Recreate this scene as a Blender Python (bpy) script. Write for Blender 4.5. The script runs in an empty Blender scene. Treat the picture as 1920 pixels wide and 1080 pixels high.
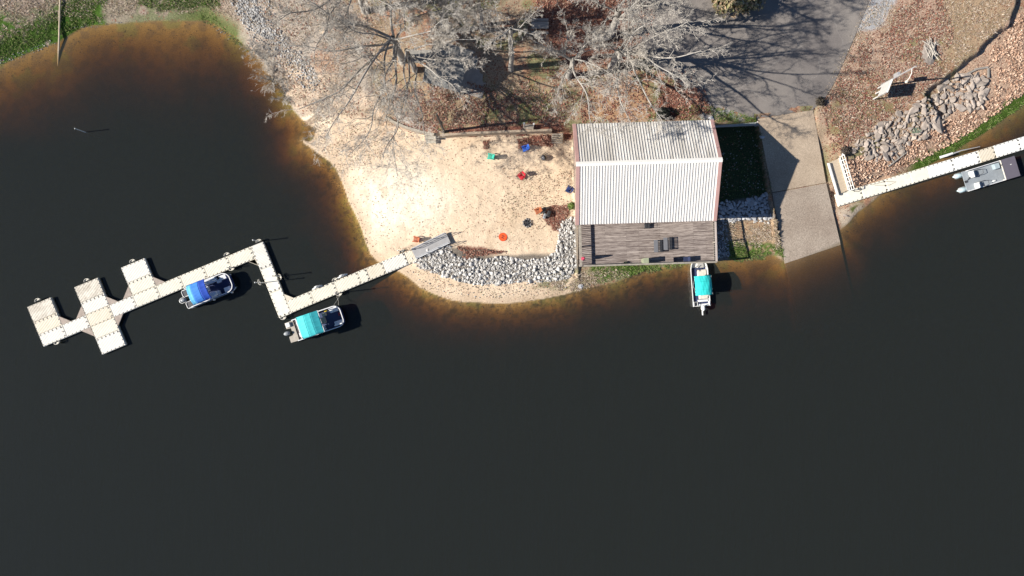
import bpy, bmesh, math, random
import numpy as np
from mathutils import Vector, Matrix
rng = np.random.RandomState(7)
random.seed(7)
R = math.radians
C = bpy.context.scene.collection
SC = bpy.context.scene

# ------------------------------------------------------------------ camera, sky, sun, exposure
CAMH = 75.0            # flying height above the water, metres
PPM = 17.0             # photo pixels per metre at water level
cam = bpy.data.cameras.new("camera"); camo = bpy.data.objects.new("camera", cam); C.objects.link(camo)
camo.location = (0, 0, CAMH); camo.rotation_euler = (0, 0, 0)
cam.sensor_width = 36.0; cam.lens = 36.0 * CAMH * PPM / 1920.0
cam.clip_start = 0.5; cam.clip_end = 6000
SC.camera = camo
SUN_EL = 35.0; SUN_DIR = 7.0        # shadows run 7 degrees towards +y from +x
w = bpy.data.worlds.new("World"); SC.world = w; w.use_nodes = True
nt = w.node_tree; nt.nodes.clear()
sky = nt.nodes.new("ShaderNodeTexSky"); sky.sky_type = 'NISHITA'; sky.sun_disc = False
sky.sun_elevation = R(SUN_EL); sky.sun_rotation = R(90 + 180 - SUN_DIR + 0)
sky.altitude = 200; sky.air_density = 1.0; sky.dust_density = 0.3; sky.ozone_density = 5.0
bg = nt.nodes.new("ShaderNodeBackground"); bg.inputs[1].default_value = 0.052
wo = nt.nodes.new("ShaderNodeOutputWorld")
nt.links.new(sky.outputs[0], bg.inputs[0]); nt.links.new(bg.outputs[0], wo.inputs[0])
sl = bpy.data.lights.new("sun", 'SUN'); so = bpy.data.objects.new("sun", sl); C.objects.link(so)
sl.energy = 5.0; sl.angle = R(0.5); sl.color = (1.0, 0.93, 0.82)
dvec = Vector((math.cos(R(SUN_DIR)) * math.cos(R(SUN_EL)), math.sin(R(SUN_DIR)) * math.cos(R(SUN_EL)), -math.sin(R(SUN_EL))))
so.rotation_euler = dvec.to_track_quat('-Z', 'Y').to_euler(); so.location = (-60, -10, 60)
SC.view_settings.view_transform = 'Standard'; SC.view_settings.look = 'None'
SC.view_settings.exposure = 0.66; SC.view_settings.gamma = 1.0
SC.cycles.max_bounces = 8; SC.cycles.transparent_max_bounces = 12

# ------------------------------------------------------------------ helpers
def W(px, py, z=0.0):
    k = (1 - z / CAMH) / PPM
    return ((px - 960) * k, (540 - py) * k)
def W3(px, py, z): return (*W(px, py, z), z)
def tag(o, label=None, cat=None, group=None, kind=None):
    if label: o['label'] = label
    if cat: o['category'] = cat
    if group: o['group'] = group
    if kind: o['kind'] = kind
    return o
def empty(name, loc, rz=0.0, label=None, cat=None, group=None):
    o = bpy.data.objects.new(name, None); C.objects.link(o)
    o.location = loc; o.rotation_euler = (0, 0, rz); o.empty_display_size = 0.3
    return tag(o, label, cat, group)
def copy_tree(o, parent=None):
    c = o.copy(); C.objects.link(c); c.parent = parent
    for ch in list(o.children): copy_tree(ch, c)
    return c
def mesh_np(name, V, F, mat, parent=None, smooth=False, cols=None):
    """V (n,3) array, F (m,k) array of equal-sized faces"""
    V = np.asarray(V, dtype=np.float32); F = np.asarray(F, dtype=np.int32)
    me = bpy.data.meshes.new(name)
    me.vertices.add(len(V)); me.vertices.foreach_set('co', V.ravel())
    k = F.shape[1]
    me.loops.add(F.size); me.loops.foreach_set('vertex_index', F.ravel())
    me.polygons.add(len(F)); me.polygons.foreach_set('loop_start', np.arange(0, F.size, k, dtype=np.int32))
    me.polygons.foreach_set('loop_total', np.full(len(F), k, dtype=np.int32))
    me.polygons.foreach_set('use_smooth', np.full(len(F), smooth, dtype=bool))
    me.update(calc_edges=True)
    if cols is not None:
        for nm, arr in cols.items():
            at = me.attributes.new(nm, 'FLOAT_COLOR', 'POINT')
            a = np.ones((len(V), 4), dtype=np.float32); a[:, :arr.shape[1]] = arr
            at.data.foreach_set('color', a.ravel())
    me.materials.append(mat)
    o = bpy.data.objects.new(name, me); C.objects.link(o); o.parent = parent
    return o
class MB:
    def __init__(s): s.v = []; s.f = []
    def add(s, vs, fs):
        b = len(s.v); s.v += [tuple(v) for v in vs]; s.f += [tuple(b + i for i in f) for f in fs]; return s
    def box(s, cx, cy, cz, sx, sy, sz, rz=0.0, ry=0.0, rx=0.0):
        m = Matrix.Rotation(rz, 4, 'Z') @ Matrix.Rotation(ry, 4, 'Y') @ Matrix.Rotation(rx, 4, 'X')
        vs = []
        for dx, dy, dz in ((-1,-1,-1),(1,-1,-1),(1,1,-1),(-1,1,-1),(-1,-1,1),(1,-1,1),(1,1,1),(-1,1,1)):
            p = m @ Vector((dx * sx / 2, dy * sy / 2, dz * sz / 2)); vs.append((p.x + cx, p.y + cy, p.z + cz))
        return s.add(vs, [(0,3,2,1),(4,5,6,7),(0,1,5,4),(1,2,6,5),(2,3,7,6),(3,0,4,7)])
    def beam(s, p0, p1, wd, ht):
        p0 = Vector(p0); p1 = Vector(p1); d = p1 - p0; L = d.length
        if L < 1e-6: return s
        d.normalize(); up = Vector((0, 0, 1))
        if abs(d.z) > 0.99: up = Vector((0, 1, 0))
        sd = d.cross(up).normalized(); u = sd.cross(d).normalized()
        vs = []
        for p in (p0, p1):
            for a, b in ((-1,-1),(1,-1),(1,1),(-1,1)): vs.append(p + sd * (a * wd / 2) + u * (b * ht / 2))
        return s.add(vs, [(0,1,2,3),(7,6,5,4),(0,4,5,1),(1,5,6,2),(2,6,7,3),(3,7,4,0)])
    def tube(s, pts, r, n=6, caps=True):
        pts = [Vector(p) for p in pts]; rs = r if isinstance(r, (list, tuple)) else [r] * len(pts)
        vs = []; fs = []
        ref = None
        for i, p in enumerate(pts):
            a = pts[max(0, i - 1)]; b = pts[min(len(pts) - 1, i + 1)]
            d = (b - a)
            if d.length < 1e-9: d = Vector((0, 0, 1))
            d.normalize()
            up = Vector((0, 0, 1)) if abs(d.z) < 0.9 else Vector((1, 0, 0))
            if ref is not None: up = ref
            sd = d.cross(up)
            if sd.length < 1e-4: sd = d.cross(Vector((0, 1, 0)))
            sd.normalize(); u = sd.cross(d).normalized(); ref = u
            for k in range(n):
                t = 2 * math.pi * k / n; vs.append(p + (sd * math.cos(t) + u * math.sin(t)) * rs[i])
        for i in range(len(pts) - 1):
            for k in range(n):
                k2 = (k + 1) % n; fs.append((i*n+k, i*n+k2, (i+1)*n+k2, (i+1)*n+k))
        if caps:
            fs.append(tuple(range(n))[::-1]); fs.append(tuple((len(pts)-1)*n + k for k in range(n)))
        return s.add(vs, fs)
    def prism(s, poly, z0, z1):
        n = len(poly)
        z0s = z0 if isinstance(z0, (list, tuple)) else [z0] * n
        z1s = z1 if isinstance(z1, (list, tuple)) else [z1] * n
        vs = [(p[0], p[1], z0s[i]) for i, p in enumerate(poly)] + [(p[0], p[1], z1s[i]) for i, p in enumerate(poly)]
        a = sum(poly[i][0]*poly[(i+1)%n][1]-poly[(i+1)%n][0]*poly[i][1] for i in range(n))
        fs = [tuple(range(n))[::-1], tuple(range(n, 2*n))] + [(i, (i+1)%n, n+(i+1)%n, n+i) for i in range(n)]
        if a < 0: fs = [f[::-1] for f in fs]
        return s.add(vs, fs)
    def lathe(s, prof, n=16, cx=0, cy=0, cz=0, M=None):
        vs = []; fs = []
        for r, z in prof:
            for k in range(n):
                t = 2*math.pi*k/n; p = Vector((r*math.cos(t), r*math.sin(t), z))
                if M: p = M @ p
                vs.append((p.x+cx, p.y+cy, p.z+cz))
        for i in range(len(prof)-1):
            for k in range(n):
                k2 = (k+1) % n; fs.append((i*n+k, i*n+k2, (i+1)*n+k2, (i+1)*n+k))
        return s.add(vs, fs)
    def grid(s, fn, nu, nv):
        vs = [fn(i/nu, j/nv) for j in range(nv+1) for i in range(nu+1)]
        fs = [(j*(nu+1)+i, j*(nu+1)+i+1, (j+1)*(nu+1)+i+1, (j+1)*(nu+1)+i) for j in range(nv) for i in range(nu)]
        return s.add(vs, fs)
    def build(s, name, mat, parent=None, smooth=False, bevel=0.0, solid=0.0):
        me = bpy.data.meshes.new(name); me.from_pydata(s.v, [], s.f); me.update()
        me.materials.append(mat)
        if smooth: me.polygons.foreach_set('use_smooth', [True]*len(me.polygons))
        o = bpy.data.objects.new(name, me); C.objects.link(o); o.parent = parent
        if bevel:
            b = o.modifiers.new('bevel', 'BEVEL'); b.width = bevel; b.segments = 2; b.limit_method = 'ANGLE'
        if solid:
            b = o.modifiers.new('solid', 'SOLIDIFY'); b.thickness = solid
        return o

# materials ----------------------------------------------------------
def mat(name, col, rough=0.6, var=0.12, scale=3.0, metal=0.0, bump=0.0, bscale=20.0, stretch=(1,1,1), col2=None, spec=0.5):
    m = bpy.data.materials.new(name); m.use_nodes = True; t = m.node_tree; n = t.nodes
    b = n['Principled BSDF']; b.inputs['Roughness'].default_value = rough; b.inputs['Metallic'].default_value = metal
    b.inputs['Specular IOR Level'].default_value = spec
    tc = n.new('ShaderNodeTexCoord'); mp = n.new('ShaderNodeMapping'); mp.inputs['Scale'].default_value = stretch
    t.links.new(tc.outputs['Object'], mp.inputs[0])
    nz = n.new('ShaderNodeTexNoise'); nz.inputs['Scale'].default_value = scale; nz.inputs['Detail'].default_value = 6
    nz.inputs['Roughness'].default_value = 0.65
    t.links.new(mp.outputs[0], nz.inputs['Vector'])
    rmp = n.new('ShaderNodeValToRGB'); t.links.new(nz.outputs['Fac'], rmp.inputs[0])
    c2 = col2 or tuple(min(1, c*(1+var)) for c in col)
    c1 = tuple(c*(1-var) for c in col)
    rmp.color_ramp.elements[0].position = 0.3; rmp.color_ramp.elements[1].position = 0.7
    rmp.color_ramp.elements[0].color = (*c1, 1); rmp.color_ramp.elements[1].color = (*c2, 1)
    t.links.new(rmp.outputs[0], b.inputs['Base Color'])
    if bump:
        nb = n.new('ShaderNodeTexNoise'); nb.inputs['Scale'].default_value = bscale; nb.inputs['Detail'].default_value = 4
        t.links.new(mp.outputs[0], nb.inputs['Vector'])
        bp = n.new('ShaderNodeBump'); bp.inputs['Strength'].default_value = 0.7; bp.inputs['Distance'].default_value = bump
        t.links.new(nb.outputs['Fac'], bp.inputs['Height']); t.links.new(bp.outputs[0], b.inputs['Normal'])
    return m
def attr_mat(name, speck=0.5, sscale=9.0, bump=0.03, rough=0.95, leaf=True):
    """base colour from the 'tone' attribute, broken up by grains; 'mask'.r = litter density"""
    m = bpy.data.materials.new(name); m.use_nodes = True; t = m.node_tree; n = t.nodes; L = t.links.new
    b = n['Principled BSDF']; b.inputs['Roughness'].default_value = rough; b.inputs['Specular IOR Level'].default_value = 0.15
    a = n.new('ShaderNodeAttribute'); a.attribute_name = 'tone'
    k = n.new('ShaderNodeAttribute'); k.attribute_name = 'mask'
    sp = n.new('ShaderNodeSeparateColor'); L(k.outputs['Color'], sp.inputs[0])
    tc = n.new('ShaderNodeTexCoord')
    nz = n.new('ShaderNodeTexNoise'); nz.inputs['Scale'].default_value = sscale; nz.inputs['Detail'].default_value = 3; nz.inputs['Roughness'].default_value = 0.8
    L(tc.outputs['Object'], nz.inputs['Vector'])
    mr = n.new('ShaderNodeMapRange'); mr.inputs[1].default_value = 0.3; mr.inputs[2].default_value = 0.7
    L(nz.outputs['Fac'], mr.inputs[0])
    # grain amplitude from mask.g
    lo = n.new('ShaderNodeMath'); lo.operation = 'SUBTRACT'; lo.inputs[0].default_value = 1.0; L(sp.outputs[1], lo.inputs[1])
    hi = n.new('ShaderNodeMath'); hi.operation = 'ADD'; hi.inputs[0].default_value = 1.0; L(sp.outputs[1], hi.inputs[1])
    L(lo.outputs[0], mr.inputs[3]); L(hi.outputs[0], mr.inputs[4])
    mx = n.new('ShaderNodeVectorMath'); mx.operation = 'SCALE'; L(a.outputs['Color'], mx.inputs[0]); L(mr.outputs[0], mx.inputs['Scale'])
    out = mx.outputs[0]
    if leaf:
        vo = n.new('ShaderNodeTexVoronoi'); vo.inputs['Scale'].default_value = 8.5; L(tc.outputs['Object'], vo.inputs['Vector'])
        vs = n.new('ShaderNodeSeparateColor'); L(vo.outputs['Color'], vs.inputs[0])
        lt = n.new('ShaderNodeMath'); lt.operation = 'LESS_THAN'; L(vs.outputs[0], lt.inputs[0]); L(sp.outputs[0], lt.inputs[1])
        dl = n.new('ShaderNodeMath'); dl.operation = 'LESS_THAN'; L(vo.outputs['Distance'], dl.inputs[0]); dl.inputs[1].default_value = 0.55
        an = n.new('ShaderNodeMath'); an.operation = 'MULTIPLY'; L(lt.outputs[0], an.inputs[0]); L(dl.outputs[0], an.inputs[1])
        cr = n.new('ShaderNodeValToRGB'); L(vs.outputs[1], cr.inputs[0])
        e = cr.color_ramp.elements; e[0].color = (0.10, 0.035, 0.028, 1); e[1].color = (0.34, 0.20, 0.13, 1)
        e2 = cr.color_ramp.elements.new(0.45); e2.color = (0.20, 0.07, 0.05, 1)
        e3 = cr.color_ramp.elements.new(0.8); e3.color = (0.27, 0.12, 0.07, 1)
        mix = n.new('ShaderNodeMix'); mix.data_type = 'RGBA'; L(an.outputs[0], mix.inputs[0]); L(out, mix.inputs[6]); L(cr.outputs[0], mix.inputs[7])
        out = mix.outputs[2]
    L(out, b.inputs['Base Color'])
    nb = n.new('ShaderNodeTexNoise'); nb.inputs['Scale'].default_value = 5.0; nb.inputs['Detail'].default_value = 6; nb.inputs['Roughness'].default_value = 0.75
    L(tc.outputs['Object'], nb.inputs['Vector'])
    bp = n.new('ShaderNodeBump'); bp.inputs['Strength'].default_value = 0.8; L(nb.outputs['Fac'], bp.inputs['Height'])
    mb_ = n.new('ShaderNodeMath'); mb_.operation = 'MULTIPLY'; L(sp.outputs[2], mb_.inputs[0]); mb_.inputs[1].default_value = 0.35
    L(mb_.outputs[0], bp.inputs['Distance'])
    L(bp.outputs[0], b.inputs['Normal'])
    return m

# numpy noise --------------------------------------------------------
_tab = np.random.RandomState(11).rand(256, 256)
def vnoise(x, y):
    xi = np.floor(x).astype(int); yi = np.floor(y).astype(int); fx = x - xi; fy = y - yi
    fx = fx*fx*(3-2*fx); fy = fy*fy*(3-2*fy)
    g = lambda a, b: _tab[a % 256, b % 256]
    return (g(xi,yi)*(1-fx)+g(xi+1,yi)*fx)*(1-fy) + (g(xi,yi+1)*(1-fx)+g(xi+1,yi+1)*fx)*fy
def fbm(x, y, s, o=4):
    r = 0; a = 0.5; t = 0
    for i in range(o):
        r = r + a*vnoise(x*s+17.3*i, y*s+5.7*i); t += a; a *= 0.5; s *= 2.03
    return r/t
def sdist(x, y, poly):
    """signed distance, positive inside"""
    x = np.asarray(x, float); y = np.asarray(y, float)
    d2 = np.full(x.shape, 1e18); ins = np.zeros(x.shape, bool); n = len(poly)
    for i in range(n):
        ax, ay = poly[i]; bx, by = poly[(i+1) % n]
        ex, ey = bx-ax, by-ay; wx, wy = x-ax, y-ay
        t = np.clip((wx*ex+wy*ey)/(ex*ex+ey*ey+1e-12), 0, 1)
        d2 = np.minimum(d2, (wx-ex*t)**2+(wy-ey*t)**2)
        c = ((ay > y) != (by > y))
        with np.errstate(divide='ignore', invalid='ignore'):
            xx = ax + (y-ay)*ex/(ey if ey != 0 else 1e-12)
        ins ^= (c & (x < xx))
    d = np.sqrt(d2)
    return np.where(ins, d, -d)
def ldist(x, y, line):
    d2 = np.full(np.shape(x), 1e18)
    for (ax, ay), (bx, by) in zip(line[:-1], line[1:]):
        ex, ey = bx-ax, by-ay; wx, wy = x-ax, y-ay
        t = np.clip((wx*ex+wy*ey)/(ex*ex+ey*ey+1e-12), 0, 1)
        d2 = np.minimum(d2, (wx-ex*t)**2+(wy-ey*t)**2)
    return np.sqrt(d2)
def ss(a, b, x): t = np.clip((x-a)/(b-a), 0, 1); return t*t*(3-2*t)

# ------------------------------------------------------------------ terrain
SHORE = [(-3000,1600),(-600,380),(-200,200),(0,122),(50,100),(108,79),(150,53),(175,47),(225,44),(275,40),(350,38),(390,38),(410,50),
 (437,67),(468,93),(495,120),(505,140),(525,160),(540,185),(550,207),(563,221),(575,232),(593,241),(591,250),(587,262),(578,266),(568,262),(570,269),
 (580,275),(600,290),(618,303),(630,317),(640,338),(648,360),(653,377),(665,400),(677,427),(685,453),(695,477),(707,490),(727,499),(751,511),
 (768,522),(787,539),(815,552),(843,562),(871,567),(909,568),(946,569),(974,567),(1021,560),(1060,552),(1110,538),(1152,530),(1177,520),
 (1210,507),(1260,499),(1300,493),(1350,489),(1400,483),(1417,478),(1450,478),(1478,494),(1520,484),(1572,458),(1573,434),(1592,417),(1608,398),
 (1628,384),(1655,362),(1690,333),(1706,323),(1736,312),(1780,290),(1806,272),(1841,253),(1872,231),(1920,196),(2100,90),(2500,-100),(5000,-1500),
 (5000,-12000),(-3000,-12000)]
SHOREW = [W(*p) for p in SHORE]
BEACHW = [W(p[0], p[1], 2.0) for p in [(520,250),(600,212),(700,200),(728,222),(760,238),(795,249),(818,253),(835,254),(960,250),(1075,245),(1085,620),(500,640)]]
YARDW = [W(p[0], p[1], 2.2) for p in [(1088,236),(1343,233),(1421,228),(1447,362),(1472,492),(1480,640),(1088,640)]]
RTOP = W(1473, 213, 2.35); RBOT = W(1523, 475, 0)
_ra = Vector((RBOT[0]-RTOP[0], RBOT[1]-RTOP[1])); RLEN = _ra.length; _ra.normalize(); _rb = Vector((-_ra.y, _ra.x))
RAMPW = [W(1421,223,2.35), W(1525,206,2.35), W(1549,345,1.0), W(1576,458,0), W(1605,590,-1.2), W(1500,630,-1.2), W(1472,495,0), W(1447,362,1.0)]
LOWR = [W(p[0], p[1], 2.0) for p in [(1990,-200),(1912,-10),(1893,45),(1856,68),(1838,95),(1812,115),(1800,128),(1772,150),(1740,175),(1800,260),(2200,200),(2600,-200)]]
def rampz(x, y):
    s = (x-RTOP[0])*_ra.x + (y-RTOP[1])*_ra.y; t = (x-RTOP[0])*_rb.x + (y-RTOP[1])*_rb.y
    s = s + 0.16*t*np.clip(s/RLEN, 0, 1.3)
    return np.interp(s, [-3, 0, RLEN*0.55, RLEN, RLEN+12], [2.45, 2.35, 0.98, 0.0, -3.6])
def height(x, y, detail=True):
    x = np.asarray(x, float); y = np.asarray(y, float)
    d = sdist(x, y, SHOREW); dd = np.maximum(d, 0)
    nat = 2.7*(1-np.exp(-dd/6.5)) + 0.012*dd
    nat = nat + 0.25*ss(2, 8, dd)*(fbm(x, y, 0.09, 3)-0.5)
    h = nat
    bs = sdist(x, y, BEACHW); wleft = 1-ss(-18.5, -13.8, x)
    wd = 0.12 + 3.0*wleft
    hb = 1.55*(1-np.exp(-dd/7.5)) + 0.05*(fbm(x, y, 0.5, 3)-0.5)
    m = ss(-wd, wd*0.4, bs); h = h*(1-m) + hb*m
    ys = sdist(x, y, YARDW); hy = 1.15*(1-np.exp(-dd/4.0))
    m = ss(-0.12, 0.12, ys); h = h*(1-m) + hy*m
    lr = sdist(x, y, LOWR); m = ss(-0.15, 0.35, lr + 0.8*(fbm(x, y, 0.7, 3)-0.5))
    h = h - m*np.minimum(0.75, nat*0.4)
    # bed
    slope = 0.40 + 0*x
    cove = ss(-24, -36, x)*ss(12, 18, y)
    slope = slope*(1-cove) + 0.17*cove
    rt = ss(19, 27, x); slope = slope*(1-rt) + 0.29*rt
    lf = ss(-19, -24, x)*(1-cove); slope = slope*(1-lf)+0.36*lf
    un = np.maximum(-d, 0); wob = 0.7 + 0.6*fbm(x, y, 0.16, 3)
    bed = -np.minimum(slope*un*wob + 0.012*un*un*0.6, 5.5) - 0.05
    h = np.where(d > 0, h + 0.015, bed)
    # boat ramp bed and the ground beside it
    rs = sdist(x, y, RAMPW); rz = rampz(x, y)
    side = ((x-RTOP[0])*_rb.x + (y-RTOP[1])*_rb.y)
    near = ss(-2.6, -0.2, rs)*ss(0, 1, side)*ss(RTOP[1]+0.5, RTOP[1]-4, y)
    h = np.where(rs < 0, h*(1-near) + np.minimum(h, rz-0.3)*near, h)
    h = np.where(rs > -0.25, np.where(rs > 0, rz-0.2, np.minimum(h, rz-0.02+0*rs)), h)
    def seg_t(a, b_):
        ex, ey = b_[0]-a[0], b_[1]-a[1]; t = np.clip(((x-a[0])*ex+(y-a[1])*ey)/(ex*ex+ey*ey), 0, 1)
        return t, np.hypot(x-a[0]-ex*t, y-a[1]-ey*t)
    for a, b_, za, zb, wd in ((W(1566,377,.42), W(1660,348,.42), .13, .10, .95), (W(1562,296,1.75), W(1583,366,.62), 1.5, .25, .85), (W(765,482,.42), W(778,477,.42), .2, .3, .9), (W(775,477,.62), W(842,445,1.28), .35, 1.05, .8)):
        t, dd_ = seg_t(a, b_); lim = za+(zb-za)*t; h = np.where(d > 0, np.minimum(h, lim+np.maximum(dd_-wd, 0)*1.6), h)
    if detail:
        land = ss(0.3, 2, dd)*(1-ss(-1, 0, rs))
        h = h + land*(0.07*(fbm(x, y, 1.1, 3)-0.5) + 0.05*(fbm(x, y, 4.0, 2)-0.5))
    return h
def H(x, y): return float(height(np.array([x]), np.array([y]), False)[0])
def P(px, py, dz=0.0):
    """the ground point seen at a pixel of the photograph"""
    z = 1.0
    for _ in range(6):
        x, y = W(px, py, z+dz); z = H(x, y)
    return (x, y, z)

fx = np.arange(-62, 62.01, 0.16); e1 = np.arange(62.7, 95, 0.7); ex = 95*np.cumprod(np.full(13, 1.32))
xs = np.concatenate([-ex[::-1], -e1[::-1], fx, e1, ex])
fy = np.arange(-5, 34.01, 0.16); e2 = np.arange(34.5, 90, 0.6); ey = np.cumsum(0.6*1.35**np.arange(22))
ys_ = np.concatenate([-5-ey[::-1], fy, e2, 90+ey])
X, Y = np.meshgrid(xs, ys_)
Z = height(X, Y)
PX = 960 + X*PPM/(1-Z/CAMH); PY = 540 - Y*PPM/(1-Z/CAMH)
n1 = fbm(PX, PY, 1/40., 4); n2 = fbm(PX+500, PY+90, 1/14., 4); n3 = fbm(PX+90, PY+700, 1/5., 3)
wx = PX + (n1-0.5)*26 + (n2-0.5)*14; wy = PY + (fbm(PX+300, PY, 1/40., 4)-0.5)*26 + (n3-0.5)*6
def pm(poly, soft=6, warp=1.0): 
    return ss(-soft, soft, sdist(PX+(wx-PX)*warp, PY+(wy-PY)*warp, poly))
tone = np.zeros(X.shape+(3,)); litter = np.zeros(X.shape); grain = np.full(X.shape, 0.32); rough = np.full(X.shape, 0.15)
def lay(col, m, lit=None, gr=None, bp=None):
    global tone, litter, grain, rough
    tone = tone*(1-m[..., None]) + np.array(col)*m[..., None]
    if lit is not None: litter = litter*(1-m) + lit*m
    if gr is not None: grain = grain*(1-m) + gr*m
    if bp is not None: rough = rough*(1-m) + bp*m
one = np.ones(X.shape)
dsh = sdist(X, Y, SHOREW)
lay((0.31,0.235,0.165), one, 0.20, 0.42, 0.18)
lay((0.20,0.19,0.10), ss(0.48,0.62,n1), 0.2)
lay((0.36,0.20,0.13), ss(0.55,0.68,n2)*0.8, 0.42)
# left bank: grey brown turf above a band of green
lay((0.33,0.265,0.215), pm([(-900,-900),(520,-900),(470,60),(400,20),(0,150),(-900,500)], 14), 0.10, 0.5, 0.25)
gb = ss(4.4, 2.4, dsh + 4*(n2-0.5) + 3*(n1-0.5))*ss(420, 380, PX)
gl = gb*np.where(PX > 200, 0.55, 1.0)
lay((0.06,0.125,0.018), gl*ss(0.33,0.5,n2+0.12), 0.02, 0.6, 0.3)
lay((0.30,0.25,0.20), pm([(200,0),(260,0),(250,38),(190,40)], 8)*0.8)
lay((0.10,0.13,0.04), ss(2.2,0.4,dsh)*ss(-0.6,-0.1,dsh)*ss(300,380,PX)*ss(480,460,PX)*0.9, 0.05)
# point under the trees
lay((0.37,0.315,0.265), pm([(430,0),(640,-10),(700,60),(700,200),(560,230),(470,100)], 12), 0.07, 0.45, 0.2)
lay((0.52,0.41,0.31), pm([(540,120),(640,140),(740,215),(800,245),(800,260),(600,240),(545,200)], 10)*0.75, 0.15)
lay((0.43,0.25,0.15), pm([(580,95),(650,85),(640,130),(590,135)], 10)*0.6, 0.3)
# fallen leaves round the shelter and under the right hand trees
lay((0.36,0.27,0.18), pm([(700,60),(900,150),(900,250),(720,225)], 14)*0.7, 0.18)
lay((0.26,0.13,0.09), pm([(1010,0),(1190,-20),(1215,30),(1190,90),(1170,130),(1060,110),(1000,50)], 16), 0.55, 0.4)
lay((0.20,0.20,0.09), pm([(900,165),(1080,160),(1075,235),(900,232)], 14)*ss(0.42,0.55,n2)*0.9, 0.35)
lay((0.38,0.235,0.14), pm([(1120,150),(1220,160),(1215,225),(1110,225)], 10)*0.8, 0.2)
lay((0.15,0.055,0.04), pm([(1245,165),(1320,170),(1330,215),(1240,222)], 8)*0.9, 0.5)
lay((0.09,0.12,0.03), pm([(1300,190),(1420,215),(1425,232),(1290,232)], 8)*ss(0.4,0.52,n2), 0.15)
lay((0.34,0.33,0.34), pm([(1290,160),(1330,185),(1420,210),(1405,222),(1345,215),(1320,235),(1300,200)], 8)*ss(0.3,0.55,n3)*0.9, 0.02)
# beach
sand = pm([(500,262),(560,228),(600,232),(640,215),(720,232),(800,252),(825,254),(1076,249),(1090,600),(500,640)], 5, 0.5)
lay((0.675,0.54,0.40), sand, 0.015, 0.16, 0.22)
lay((0.79,0.71,0.585), sand*pm([(680,330),(790,310),(850,370),(800,420),(700,440),(660,390)], 40), 0.01, 0.05)
lay((0.58,0.44,0.31), sand*ss(0.50,0.66,n1)*0.6)
lay((0.60,0.48,0.36), sand*ss(0.56,0.66,n3)*0.35)
lay((0.58,0.45,0.33), sand*pm([(580,200),(760,230),(780,265),(700,300),(620,270)], 14)*ss(0.40,0.62,n3)*0.8, 0.10)
lay((0.55,0.43,0.30), sand*pm([(960,330),(1085,300),(1085,430),(1000,470),(950,420)], 20)*0.35, 0.05, 0.22)
lay((0.80,0.68,0.52), pm([(560,226),(580,214),(610,206),(625,225),(600,246),(575,243)], 4), 0.0, 0.15)
for k in range(3):   # eroded runnels in the bank
    q = [(608+9*k,200),(596+9*k,214),(578+8*k,226),(566+8*k,232)]
    lay((0.13,0.075,0.05), ss(2.6,0.8,ldist(PX,PY,q))*0.8)
LEAF = (0.19,0.085,0.065)
for q in ([(1040,388),(1062,385),(1066,402),(1052,415),(1047,432),(1036,430),(1024,412),(1015,405),(1030,395)],
          [(975,263),(1000,256),(1040,252),(1036,275),(1010,272),(990,268),(980,278),(968,276)],
          [(909,264),(919,263),(916,280),(908,279)],
          [(842,240),(1060,232),(1060,246),(850,250)],
          [(735,225),(760,232),(812,250),(800,252),(760,243),(740,236)],
          [(858,462),(905,462),(948,472),(900,480),(870,486)],
          [(1056,246),(1075,246),(1075,262),(1056,262)]):
    lay(LEAF, pm(q, 3, 0.35)*ss(0.25,0.5,n3+0.15), 0.65, 0.5, 0.1)
lay((0.50,0.38,0.27), ss(1.3,0.0,dsh)*ss(-0.3,0,dsh)*sand*0.8, 0.02, 0.3)
lay((0.10,0.095,0.09), pm([(775,478),(845,462),(905,478),(1040,478),(1052,430),(1045,412),(1082,405),(1086,505),(1050,522),(880,528),(800,505)], 4, 0.3)*0.85, 0.0, 0.6, 0.3)  # dark ground between the riprap stones, gap shade painted in
lay((0.22,0.21,0.12), pm([(1040,505),(1090,498),(1290,492),(1290,508),(1130,540),(1060,548),(1000,540)], 7)*ss(0.35,0.6,n3)*0.9, 0.1, 0.6, 0.3)
lay((0.06,0.12,0.02), pm([(1110,498),(1290,492),(1260,506),(1170,520),(1130,530)], 5)*ss(0.40,0.55,n2), 0.02, 0.6)
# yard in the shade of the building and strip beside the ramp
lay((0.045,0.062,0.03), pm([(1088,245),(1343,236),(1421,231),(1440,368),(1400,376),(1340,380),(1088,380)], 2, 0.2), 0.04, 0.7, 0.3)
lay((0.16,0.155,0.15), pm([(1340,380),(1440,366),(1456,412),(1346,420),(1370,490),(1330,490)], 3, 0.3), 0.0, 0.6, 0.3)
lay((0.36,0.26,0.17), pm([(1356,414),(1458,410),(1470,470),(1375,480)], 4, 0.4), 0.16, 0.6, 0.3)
lay((0.07,0.13,0.02), pm([(1366,450),(1400,448),(1470,462),(1472,484),(1372,490)], 5)*ss(0.38,0.55,n3+0.05)*0.9, 0.02, 0.6)
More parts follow.
